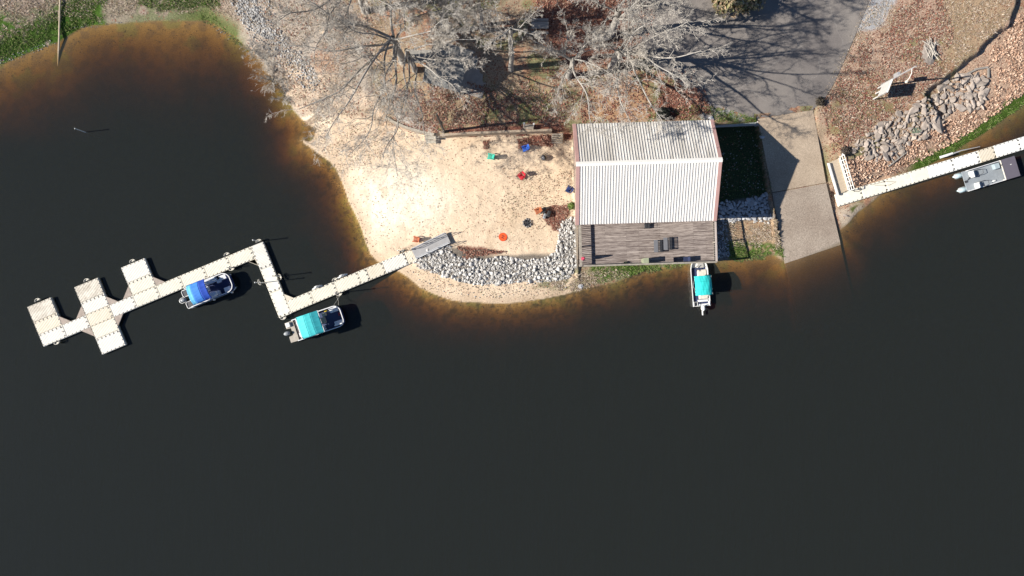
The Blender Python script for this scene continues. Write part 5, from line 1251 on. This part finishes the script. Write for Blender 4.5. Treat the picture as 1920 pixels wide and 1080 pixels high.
tree(6, (1163,92), 5.5, [(1243,228,14,.2),(1185,235,13,.16),(1315,95,16,.2),(1290,160,15,.16),(1130,190,13,.13),(1225,40,17,.2),(1090,100,13,.12),(1290,40,17,.18),(1200,-20,18,.16)], .36, "bare tree whose fine twigs overlap the left edge of the parking lot", dens=0.95)
tree(7, (1160,18), 6.5, [(1265,10,16,.2),(1100,60,14,.14),(1250,50,16,.16),(1180,-60,18,.18),(1080,-20,15,.15),(1225,-40,18,.18)], .36, "bare tree at the top edge, left of the parking lot, among red leaves", dens=0.9)
tree(8, (822,22), 5.5, [(760,40,12,.12),(880,60,12,.12),(850,-30,13,.12),(790,-30,13,.12),(830,90,12,.12),(760,0,13,.1),(890,10,13,.1)], .24, "dense grey twiggy bare tree at the top edge between the two pale-barked trees", dens=1.35)
tree(9, (897,-10), 9.0, [(850,20,14,.09),(950,-20,14,.09),(920,30,13,.08)], .2, "slim bare tree trunk at the top edge left of the grey gravel patch", dens=0.8)
tree(10, (1235,-70), 7.5, [(1180,-30,15,.2),(1290,-8,15,.22),(1290,-120,18,.25),(1190,-130,17,.2),(1320,-70,17,.22)], .45, "bare tree added beyond the top edge for its shadows on the parking lot", dens=1.3)  # extra tree out of frame, put in to throw shadows
tree(11, (1010,-70), 7, [(960,-20,13,.2),(1070,-30,14,.2),(1000,-130,15,.2),(1060,-110,15,.2)], .36, "bare tree added beyond the top edge for its shadows over the red leaves", dens=1.3)  # another out-of-frame tree added for the shadows it casts

def bush(px, py, rad, h, cols, name, label, n, size, seed, cat='bush', flat=1.0):
    x, y, z = P(px, py); r = np.random.RandomState(seed); root = empty(name, (x, y, z), 0, label, cat)
    b = MB()
    for k in range(9):
        a = r.uniform(0, 6.28); b.tube([(0,0,-0.05), (math.cos(a)*rad*.4, math.sin(a)*rad*.4, h*.5), (math.cos(a)*rad*.75, math.sin(a)*rad*.75, h*.8)], [0.05,0.03,0.01], 4)
    b.build('stems', Mbark2, root)
    d = r.normal(size=(n, 3)); d /= np.linalg.norm(d, axis=1)[:, None]; rad_ = r.uniform(0.45, 1, n)**0.6
    lob = 0.75+0.45*vnoise(d[:, 0]*2.5+9, d[:, 1]*2.5+d[:, 2]*2+9)
    c = d*(rad_*lob)[:, None]*np.array([rad, rad*flat, h*0.5])+np.array([0, 0, h*0.55]); c[:, 2] = np.maximum(c[:, 2], 0.05)
    u = r.normal(size=(n, 3)); u /= np.linalg.norm(u, axis=1)[:, None]; v = np.cross(u, d); v /= np.linalg.norm(v, axis=1)[:, None]+1e-9; s_ = size*r.uniform(.5, 1.3, n)[:, None]
    V_ = np.stack([c-u*s_, c+v*s_*.5, c+u*s_, c-v*s_*.5], 1)
    mesh_np('foliage', V_.reshape(-1, 3), np.arange(n*4).reshape(-1, 4), leafmat(name+'_leaf', cols), root)
    return root
bush(1372, -18, 3.4, 3.0, [(0.28,0.24,0.13),(0.36,0.31,0.20),(0.20,0.20,0.09),(0.42,0.30,0.20)], 'shrub', "wide olive and tan shrub at the top edge of the parking lot", 6000, 0.22, 3)
bush(1240, 215, 0.72, 1.1, [(0.03,0.035,0.03),(0.06,0.07,0.05),(0.02,0.02,0.02)], 'shrub', "small dark round shrub under the branches behind the boathouse roof", 1500, 0.09, 4)
bush(1071, 387, 0.45, 0.6, [(0.12,0.20,0.04),(0.20,0.26,0.08),(0.09,0.15,0.03)], 'grass_tuft', "small green tuft on the sand beside the boathouse's left edge", 500, 0.08, 5, 'plant')
bush(1535, 192, 0.55, 0.6, [(0.06,0.05,0.04),(0.12,0.10,0.07)], 'shrub', "tiny dark shrub at the upper right corner of the boat ramp", 300, 0.10, 6)
bush(1582, 285, 0.6, 0.6, [(0.10,0.08,0.06),(0.16,0.12,0.09),(0.06,0.05,0.05)], 'shrub', "low dark shrub at the top end of the short tan gangway", 350, 0.12, 8)
def dry_shrub(px, py, rad, seed, label, n=9):
    x, y, z = P(px, py); org = np.array([x, y, z]); t = Tree(seed); r = t.r
    for k in range(n):
        a = r.uniform(0, 6.28); l = rad*r.uniform(0.7, 1.15); t.grow(org, org+np.array([math.cos(a)*l, math.sin(a)*l, rad*r.uniform(.3, .8)]), 0.03, 1, 1.1)
    root = empty('dry_shrub', (x, y, z), 0, label, 'shrub', 'dry shrubs on the wooded point')
    t.mesh(t.seg, 'stems', Mbark, root, org, 5); t.mesh(t.tw, 'twigs', Mtwig, root, org, 3)
dry_shrub(497, 112, 1.9, 31, "wide leafless pale shrub overhanging the water at the tip of the wooded point", 14)
dry_shrub(474, 92, 1.3, 32, "smaller leafless pale shrub at the waterline left of the wide one")
dry_shrub(512, 150, 2.0, 33, "leafless pale shrub leaning over the water below the wooded point", 14)
dry_shrub(535, 178, 1.7, 34, "lowest leafless pale shrub, above the eroded notch in the shore", 12)

# ------------------------------------------------------------------ picnic shelter
def shelter():
    zr, ze = 6.0, 5.0
    A = W(868, 110, zr)
    x, y = W(838, 122, 5.5); rz = R(-17)
    g = H(x, y)
    root = empty('picnic_shelter', (x, y, g), rz, "grey ribbed gable roof of a small picnic shelter half hidden under the bare branches", 'shelter')
    zr -= g; ze -= g; hl = 2.0; hw_ = 2.2
    m = mat('shelter_roof', (0.22,0.22,0.215), 0.7, 0.2, 1.5, bump=0.01)
    for s in (-1, 1):
        b = MB()
        n_ = 22; vs = []
        for i in range(n_+1):
            xx = -hl+2*hl*i/n_; h = 0.03 if i % 2 else 0.0
            vs += [(xx, 0, zr+h), (xx, s*hw_, ze+h)]
        fs = [(2*i, 2*i+2, 2*i+3, 2*i+1) for i in range(n_)]; b.add(vs, fs); b.build('roof_slope', m, root, solid=0.05)
    for xx in (-hl+.4, hl-.4):
        for yy in (-hw_+.4, hw_-.4):
            b = MB(); b.box(xx, yy, (ze+.1)/2-0.1, 0.16, 0.16, ze+.2); b.build('post', Mtimber, root)
    b = MB(); b.tube([(-hl-.03,0,zr+0.05),(hl+.03,0,zr+0.05)], 0.06, 6); b.build('ridge_cap', m, root)
    x2, y2, z2 = P(895, 140)
shelter()
def slab(px, py, sx, sy, rz, name, m, dz=0.08):
    x, y, z = P(px, py); b = MB(); b.box(0, 0, -0.3+dz, sx, sy, 0.6); o = b.build(name, m); o.location = (x, y, z); o.rotation_euler = (0, 0, rz); return tag(o, kind='structure')
slab(868, 132, 5.6, 4.6, R(-17), 'concrete_pad', mat('pad_concrete', (0.30,0.28,0.26), 0.9, 0.15, 2))
slab(835, 104, 7.5, 1.3, R(2), 'path', mat('path_concrete', (0.27,0.26,0.24), 0.9, 0.2, 3), 0.06)
def picnic_table(px, py, rz, label):
    x, y, z = P(px, py); root = empty('picnic_table', (x, y, z), rz, label, 'picnic table'); m = Mgreycov
    b = MB(); b.box(0, 0, 0.74, 1.8, 0.74, 0.05); b.build('table_top', m, root)
    for s in (-1, 1): b = MB(); b.box(0, s*0.68, 0.44, 1.8, 0.26, 0.05); b.build('bench_seat', m, root)
    for s in (-1, 1):
        b = MB(); b.beam((s*0.65,-0.6,0),(s*0.65,-0.2,0.72),0.06,0.1); b.beam((s*0.65,0.6,0),(s*0.65,0.2,0.72),0.06,0.1); b.beam((s*0.65,-0.75,0.4),(s*0.65,0.75,0.4),0.06,0.1); b.build('leg_frame', m, root)
picnic_table(1125, 75, 0.1, "grey picnic table on the red leaves under the bare trees"); picnic_table(1012, 52, 0.0, "grey picnic table in the shade near the top edge, left of the red leaves")

# ------------------------------------------------------------------ poles, signs, odd things
x, y, z = P(833, 247)
lp = empty('light_pole', (x, y, z), 0, "dark wooden pole at the top of the beach wall, casting a long straight shadow", 'pole')
b = MB(); b.tube([(0,0,-0.5),(0,0,7.4)], [0.14,0.10], 8); b.build('pole', mat('pole_dark', (0.10,0.09,0.08), 0.9), lp)
b = MB(); b.box(0.0, 0.14, 3.3, 0.3, 0.22, 0.55); b.build('meter_box', Mdkmet, lp)
x, y, z = P(991, 240)
fr = empty('post_frame', (x, y, z), R(-3), "two low posts joined by a pale board behind the beach retaining wall", 'stand')
for s in (-1, 1): b = MB(); b.tube([(s*0.5,0,-0.2),(s*0.5,0,1.9)], 0.06, 8); o = b.build('post', mat('post_grey', (0.35,0.33,0.30), 0.8), fr); c = MB(); c.lathe([(0,2.0),(0.1,1.98),(0.12,1.9),(0,1.88)], 8, s*0.5, 0, 0); c.build('post_cap', Mwhite, o)
b = MB(); b.box(0, 0, 0.55, 1.0, 0.5, 0.05); b.build('board', Mstep, fr)
x, y, z = P(1652, 160)
lp = empty('light_pole', (x, y, z), 0, "tall white pole with a short hooked lamp arm standing beside the white sign board", 'light pole')
b = MB(); b.tube([(0,0,-0.4),(0,0,6.3)], [0.10,0.07], 8); b.build('pole', Malu, lp)
b = MB(); b.tube([(0,0,5.6),(-0.1,-0.5,5.75),(-0.25,-0.95,5.6),(-0.4,-1.2,5.45)], 0.035, 6); b.build('lamp_arm', Mwhite, lp)
b = MB(); b.lathe([(0,0.12),(0.12,0.08),(0.14,-0.06),(0,-0.08)], 10, -0.42, -1.25, 5.42); b.build('lamp', Mcream, lp)
b = MB(); b.box(0.05, 0.22, 2.9, 0.25, 0.35, 0.8); b.build('control_box', Malu, lp)
x, y, z = P(1641, 176)
Mridge2 = mat('board_grey_white', (0.55,0.54,0.53), 0.6, 0.15, 3)
sg = empty('sign_board', (x, y, z), R(68), "white sign board on legs at the edge of the lawn above the grey slabs", 'sign')
for s in (-0.62, 0, 0.62): b = MB(); b.box(s, 0, 1.2, 0.09, 0.09, 2.8); b.build('leg', Mwhite, sg)
b = MB(); b.box(0, 0.07, 1.95, 1.4, 0.05, 1.7); b.build('board', Mridge2, sg)
b = MB(); b.box(0, 0.03, 2.83, 1.45, 0.14, 0.05); b.build('top_cap', Mwhite, sg)
x, y = W(160, 248, 0)
p = empty('mooring_pole', (x, y, -3), 0, "lone thin white pole standing in the open water of the left cove", 'pole'); b = MB(); b.tube([(0,0,0),(0,0,4.8)], 0.045, 8); b.build('pole', Mwhite, p); c = MB(); c.lathe([(0,0.07),(0.07,0.0),(0.07,-0.05)], 8, 0, 0, 4.8); c.build('cap', Mwhite, p)
# long pipe running down the left bank into the water
a = P(116, -25); c_ = W3(112, 70, 0.22); d_ = W3(108, 150, -0.9); e_ = W3(107, 230, -2.4); b = MB()
b.tube([(0,0,0.25), (c_[0]-a[0], c_[1]-a[1], c_[2]-a[2]+0.1), (d_[0]-a[0], d_[1]-a[1], d_[2]-a[2]), (e_[0]-a[0], e_[1]-a[1], e_[2]-a[2])], 0.085, 8)
o = b.build('pipe', mat('pipe_tan', (0.55,0.45,0.33), 0.7, 0.2, 2)); o.location = a; tag(o, "long tan pipe running down the left bank into the water", 'pipe')
# stump, brush pile, planks
x, y, z = P(605, 61); st = empty('tree_stump', (x, y, z), 0, "pale sawn tree stump on the wooded point", 'stump')
b = MB(); b.lathe([(0.42,-0.1),(0.34,0.1),(0.31,0.32)], 14); b.build('bark', Mbark2, st); b = MB(); b.lathe([(0.31,0.32),(0.05,0.325),(0.0,0.325)], 14); b.build('cut_face', mat('cut_wood', (0.62,0.48,0.34), 0.8, 0.15, 8), st)
x, y, z = P(1742, 96); bp_ = empty('brush_pile', (x, y, z), 0, "small grey heap of sticks and ash on the lawn above the slabs", 'brush pile')
b = MB(); b.lathe([(1.1,-0.08),(0.8,0.12),(0.4,0.26),(0,0.32)], 14); o = b.build('ash_mound', mat('ash', (0.24,0.21,0.19), 0.95, 0.4, 3, bump=0.05, bscale=5), bp_); o.scale = (0.85, 1.35, 1)
for k in range(26):
    a = rr_.uniform(-0.9, 0.9)+R(110); q = MB(); L = rr_.uniform(0.6, 1.5); q.tube([(-L/2*math.cos(a), -L/2*math.sin(a), 0.05), (0, 0, 0.06), (L/2*math.cos(a), L/2*math.sin(a), rr_.uniform(0, .3))], rr_.uniform(0.02, 0.045), 4); s_ = q.build('stick', Mtwig, bp_); s_.location = (rr_.uniform(-.45,.45), rr_.uniform(-.5,.8), rr_.uniform(0.2,.35))
x, y, z = P(1679, 294); pl = empty('broken_pallet', (x, y, z), R(38), "broken grey plank frame lying on the leaves near the white dock", 'pallet')
for (dy_, ln) in ((0.32,2.2),(-0.32,2.6)): b = MB(); b.box(0, dy_, 0.14, ln, 0.14, 0.06); b.build('long_plank', Mgreycov, pl)
for dx_ in (-0.6, 0.1, 0.75): b = MB(); b.box(dx_, 0, 0.21, 0.12, 0.75, 0.05); b.build('cross_piece', Mgreycov, pl)
for (px, py, rz_a, L, lab) in ((1851,137,R(88),1.15,"short grey plank standing out at the upper right of the slab pile"),(1838,129,R(10),1.5,"longer weathered plank at the top of the slab pile"),(1818,136,R(25),1.4,"splintered plank beside the eroded edge above the slabs")):
    x, y, z = P(px, py); b = MB(); b.box(0, 0, 0.1, L, 0.2, 0.07); o = b.build('plank', Mgreycov); o.location = (x, y, z+0.08); o.rotation_euler = (0, 0.05, rz_a); tag(o, lab, 'plank')
x, y, z = P(1708, 246); b = MB()
pts = [(0.32*math.cos(t)*(1-0.02*t)+0.03*t, 0.24*math.sin(t), 0.05+0.02*t) for t in np.linspace(0, 19, 70)]; b.tube(pts, 0.035, 5); o = b.build('hose', mat('hose_green', (0.16,0.22,0.15), 0.6)); o.location = (x, y, z+0.15); tag(o, "coiled grey green hose on the lower edge of the slab pile", 'hose')

# ------------------------------------------------------------------ beach furniture
def adirondack(px, py, rz, c, label):
    x, y, z = P(px, py); m = mat('plastic_'+label.split()[0], c, 0.45, 0.08, 3); root = empty('adirondack_chair', (x, y, z), rz, label, 'chair', 'chairs on the beach'); root.scale = (0.82, 0.78, 0.95)
    # x forward
    for i in range(5): b = MB(); b.box(0.30-i*0.12, 0, 0.36-i*0.025, 0.11, 0.52, 0.025, ry=0.2); b.build('seat_slat', m, root)
    for i in range(5):
        yy = (i-2)*0.115; hh_ = 0.82-0.06*abs(i-2); b = MB(); b.beam((-0.24, yy, 0.27), (-0.52, yy*1.18, 0.27+hh_), 0.105, 0.025); b.build('back_slat', m, root)
    for s in (-1, 1):
        b = MB(); b.box(0.05, s*0.34, 0.56, 0.72, 0.13, 0.025); b.build('armrest', m, root)
        b = MB(); b.box(0.33, s*0.30, 0.27, 0.09, 0.05, 0.56); b.build('leg', m, root)
        b = MB(); b.beam((0.32, s*0.27, 0.33), (-0.55, s*0.27, 0.05), 0.04, 0.1); b.build('leg', m, root)
    return root
adirondack(920, 295, R(170), (0.05,0.50,0.38), "turquoise green adirondack chair on the sand, leftmost of the beach chairs")
adirondack(984.5, 279.5, R(200), (0.03,0.14,0.62), "blue adirondack chair at the edge of the reddish leaf patch")
adirondack(781, 449.5, R(170), (0.48,0.14,0.06), "orange adirondack chair beside the grey gangway")
adirondack(1008, 396, R(205), (0.40,0.12,0.045), "orange adirondack chair with dark bags heaped on it, left of the round leaf patch")
def camp_chair(px, py, rz, c, label):
    x, y, z = P(px, py); m = mat('fabric_'+label.split()[0], c, 0.85, 0.15, 4); root = empty('camp_chair', (x, y, z), rz, label, 'folding chair', 'chairs on the beach')
    b = MB(); b.grid(lambda u, v: (-0.25+0.5*u, -0.26+0.52*v, 0.43-0.06*math.sin(math.pi*v)-0.05*(1-u)), 4, 6); b.build('seat', m, root, smooth=True, solid=0.02)
    b = MB(); b.grid(lambda u, v: (-0.27-0.16*u-0.05*math.sin(math.pi*v), -0.27+0.54*v, 0.40+0.52*u), 4, 6); b.build('backrest', m, root, smooth=True, solid=0.02)
    for s in (-1, 1):
        b = MB(); b.tube([(0.32, s*0.36, 0), (-0.28, s*0.28, 0.42), (-0.45, s*0.29, 0.95)], 0.016, 5); b.build('leg', Mdkmet, root)
        b = MB(); b.tube([(-0.36, s*0.36, 0), (0.27, s*0.30, 0.44), (0.27, s*0.33, 0.64)], 0.016, 5); b.build('leg', Mdkmet, root)
        b = MB(); b.box(0.0, s*0.33, 0.64, 0.55, 0.08, 0.02); b.build('armrest', m, root)
    b = MB(); b.tube([(0.3,-0.34,0.02),(0.27,0.3,0.42)], 0.014, 5); b.build('brace', Mdkmet, root)
    return root
camp_chair(977, 332, R(-135), (0.50,0.02,0.035), "red folding camp chair in the middle of the beach")
camp_chair(1066, 356, R(150), (0.012,0.03,0.13), "navy folding camp chair in front of the boathouse's left edge")
x, y, z = P(1019, 297)
gr2 = empty('kettle_grill', (x, y, z+0.36), R(200), "black kettle grill tipped on its side in the sand, legs in the air", 'grill')
RT = Matrix.Rotation(R(78), 4, 'Y')
b = MB(); b.lathe([(0,-0.25),(0.18,-0.22),(0.30,-0.1),(0.34,0.0)], 16, M=RT); b.build('bowl', Mdark, gr2, smooth=True)
b = MB(); b.lathe([(0.34,0.02),(0.31,0.14),(0.2,0.24),(0.0,0.28)], 16, 0.0, 0.0, 0.0, M=RT); b.build('lid', mat('lid_black', (0.10,0.10,0.11), 0.3), gr2, smooth=True)
for k in range(3):
    a = 2.1*k+0.4; p0 = RT @ Vector((0.2*math.cos(a), 0.2*math.sin(a), -0.2)); p1 = RT @ Vector((0.36*math.cos(a), 0.36*math.sin(a), -0.85)); b = MB(); b.tube([p0, p1], 0.018, 5); b.build('leg', Mdkmet, gr2)
# bags on the orange chair
for (dx_, dy_, s_, lab, mm) in ((0.25,0.15,0.34,"dark duffel bag slung over the orange chair by the leaf patch",Mdkmet),(0.75,-0.25,0.38,"black bag lying on the leaves beside the loaded orange chair",Mdark),(0.3,-0.5,0.30,"grey striped cushion against the loaded orange chair",Mmotor)):
    x, y, z = P(1016, 397); r_ = empty('bag', (x+dx_, y+dy_, z), R(70), lab, 'bag'); b = MB(); b.box(0, 0, s_*0.6, s_*1.9, s_*1.1, s_*1.1); o = b.build('bag_body', mm, r_, bevel=0.09); c = MB(); c.tube([(-s_*.5,0,s_*1.1),(-s_*.3,0,s_*1.5),(s_*.3,0,s_*1.5),(s_*.5,0,s_*1.1)], 0.025, 5); c.build('strap', Mdark, r_)
# fire pit
x, y, z = P(988.5, 418); fp = empty('fire_pit', (x, y, z), 0, "small charred fire pit ringed with dark stones on the sand", 'fire pit')
b = MB(); b.lathe([(0.5,-0.05),(0.36,0.04),(0,0.03)], 14); b.build('ash', mat('char', (0.05,0.048,0.05), 0.95, 0.5, 8, bump=0.03, bscale=12), fp)
Mfp = [rock_mesh('pit_stone', rockmat('pit_rock', (0.12,0.115,0.12), (0.30,0.29,0.29)), 200+i) for i in range(3)]
for k in range(11):
    a = k*0.571+rr_.uniform(-.1,.1); q = bpy.data.objects.new('pit_stone', Mfp[k % 3]); C.objects.link(q); q.parent = fp; q.location = (0.44*math.cos(a), 0.42*math.sin(a), 0.08); q.scale = (0.26,0.22,0.3); q.rotation_euler = (0,0,a)
for k in range(5):
    b = MB(); a = k*1.3; b.tube([(-0.3*math.cos(a), -0.3*math.sin(a), 0.08), (0.3*math.cos(a), 0.3*math.sin(a), 0.2)], 0.045, 6); b.build('charred_log', Mdkmet, fp)
# landing pad with its H
x, y, z = P(943, 444.3); lp = empty('landing_pad', (x, y, z+0.02), R(-4), "round orange drone landing pad marked with an H on the sand", 'landing pad')
b = MB(); b.lathe([(0.0,0.03),(0.40,0.03),(0.41,0.025)], 40); b.build('pad_centre', mat('pad_orange', (0.85,0.10,0.015), 0.6, 0.05, 2), lp)
b = MB(); b.lathe([(0.41,0.028),(0.46,0.026),(0.46,0.0)], 40); b.build('pad_rim', mat('pad_rim_red', (0.62,0.035,0.01), 0.6, 0.05, 2), lp)
b = MB(); v_ = [(-0.20,-0.17),(-0.20,-0.06),(-0.05,-0.06)]
pts = [(-0.16,-0.19),(-0.09,-0.19),(-0.09,-0.035),(0.09,-0.035),(0.09,-0.19),(0.16,-0.19),(0.16,0.19),(0.09,0.19),(0.09,0.035),(-0.09,0.035),(-0.09,0.19),(-0.16,0.19)]
b.prism(pts, 0.031, 0.036); o = b.build('letter_h', Mdark, lp); o.rotation_euler = (0, 0, R(80))
rope([tuple(Vector(P(866+i*12, 466+3*math.sin(i*1.2)+i*1.2))+Vector((0,0,0.06))) for i in range(7)], 0.03, "dark frayed rope lying along the leaves above the riprap", Mrope)
x, y, z = P(1000, 250)

# ------------------------------------------------------------------ deck furniture
def on_deck(px, py, name, label, cat, rz=0, h=0.0, group=None):
    zd = 0.4+DZ+0.003; x, y = W(px, py, zd+h); return empty(name, (x, y, zd), HZ+rz, label, cat, group)
Mmesh = mat('sling_mesh', (0.12,0.125,0.14), 0.7, 0.15, 4)
for (px, py, lab) in ((1233.5,461.5,"dark metal bench on the deck, its shadow built as slats, left of a matching one"),(1251.5,457,"dark metal bench on the deck, its shadow built as slats, right of a matching one")):
    t = on_deck(px, py, 'patio_bench', lab, 'bench', 0, 0.5, 'dark metal benches on the deck')
    b = MB(); b.box(-0.22, 0, 0.55, 0.42, 1.3, 0.03); b.build('solid_leaf', mat('sling_grey', (0.17,0.175,0.195), 0.5, 0.1, 2), t)
    b = MB(); b.box(0.02, 0, 0.56, 0.04, 1.3, 0.04); b.box(0.44, 0, 0.56, 0.03, 1.3, 0.03); b.box(0.23,0.64,0.56,0.42,0.03,0.03); b.box(0.23,-0.64,0.56,0.42,0.03,0.03); b.build('frame', Mdkmet, t)
    for i in range(9): b = MB(); b.box(0.23, -0.56+i*0.14, 0.56, 0.4, 0.09, 0.02); b.build('shadow_slat', Mdkmet, t)  # dark strips model the seat's cast shadow as slats
    for sx in (-0.4, 0.42):
        for sy in (-0.6, 0.6): b = MB(); b.tube([(sx, sy, 0), (sx, sy, 0.55)], 0.02, 5); b.build('leg', Mdkmet, t)
t = on_deck(1093, 485, 'patio_umbrella', "closed red patio umbrella in the lower left corner of the deck", 'umbrella', 0, 0.9)
b = MB(); b.lathe([(0,2.35),(0.05,2.3),(0.11,2.0),(0.17,1.5),(0.22,1.1),(0.16,1.0),(0,0.98)], 12); b.build('canopy', mat('umbrella_red', (0.42,0.04,0.09), 0.8, 0.15, 3), t, smooth=True)
b = MB(); b.tube([(0,0,0),(0,0,1.0)], 0.025, 6); b.build('pole', Malu, t); b = MB(); b.lathe([(0,0.08),(0.22,0.06),(0.26,0)], 14); b.build('base', Mcream, t)
t = on_deck(1209, 490, 'storage_cabinet', "sage green cabinet against the deck's water side railing, throwing a long shadow", 'cabinet', 0, 0.7)
b = MB(); b.box(0, 0.05, 0.7, 0.52, 0.5, 1.4); b.build('cabinet_body', mat('sage_green', (0.27,0.29,0.20), 0.7, 0.15, 3), t, bevel=0.03)
b = MB(); b.box(0.12, 0.32, 0.8, 0.03, 0.04, 0.2); b.build('handle', Mdark, t); b = MB(); b.box(0, 0.05, 1.42, 0.56, 0.54, 0.04); b.build('lid', mat('sage_lid', (0.30,0.33,0.22), 0.7, 0.1, 3), t)
t = on_deck(1172, 493, 'planter', "small dark plant pot by the deck's water side railing", 'planter', 0, 0.2)
b = MB(); b.lathe([(0,0),(0.12,0),(0.17,0.28),(0.14,0.28),(0.13,0.22),(0,0.22)], 12); b.build('pot', Mdkmet, t)
for k in range(7): b = MB(); a = k*0.9; b.tube([(0,0,0.2),(0.12*math.cos(a),0.12*math.sin(a),0.42),(0.24*math.cos(a),0.22*math.sin(a),0.4)], [0.02,0.02,0.004], 4); b.build('leaf', mat('pot_leaf', (0.04,0.06,0.03), 0.8), t)
def deck_chair(px, py, rz, label, m):
    t = on_deck(px, py, 'patio_chair', label, 'chair', rz, 0.5, 'chairs on the deck')
    b = MB(); b.box(0, 0, 0.42, 0.48, 0.5, 0.03); b.build('seat', m, t); b = MB(); b.beam((-0.24,0,0.44),(-0.36,0,0.95),0.5,0.03); b.build('backrest', m, t)
    for s in (-1, 1):
        for xx in (-0.22, 0.22): b = MB(); b.tube([(xx, s*0.24, 0),(xx*0.95, s*0.23, 0.42)], 0.016, 5); b.build('leg', Mdkmet, t)
        b = MB(); b.tube([(0.22,s*0.25,0.42),(0.2,s*0.27,0.64),(-0.3,s*0.26,0.66)], 0.016, 5); b.build('armrest', Mdkmet, t)
deck_chair(1267, 487, R(0), "brown grey patio chair between the green cabinet and the navy seat on the deck", mat('chair_taupe', (0.16,0.12,0.12), 0.7)); deck_chair(1286, 486, R(180), "navy patio chair nearest the deck's lower right corner", mat('chair_navy', (0.02,0.03,0.08), 0.7))
deck_chair(1213, 424, R(-90), "dark patio chair peeking out from under the boathouse eave", Mdkmet)
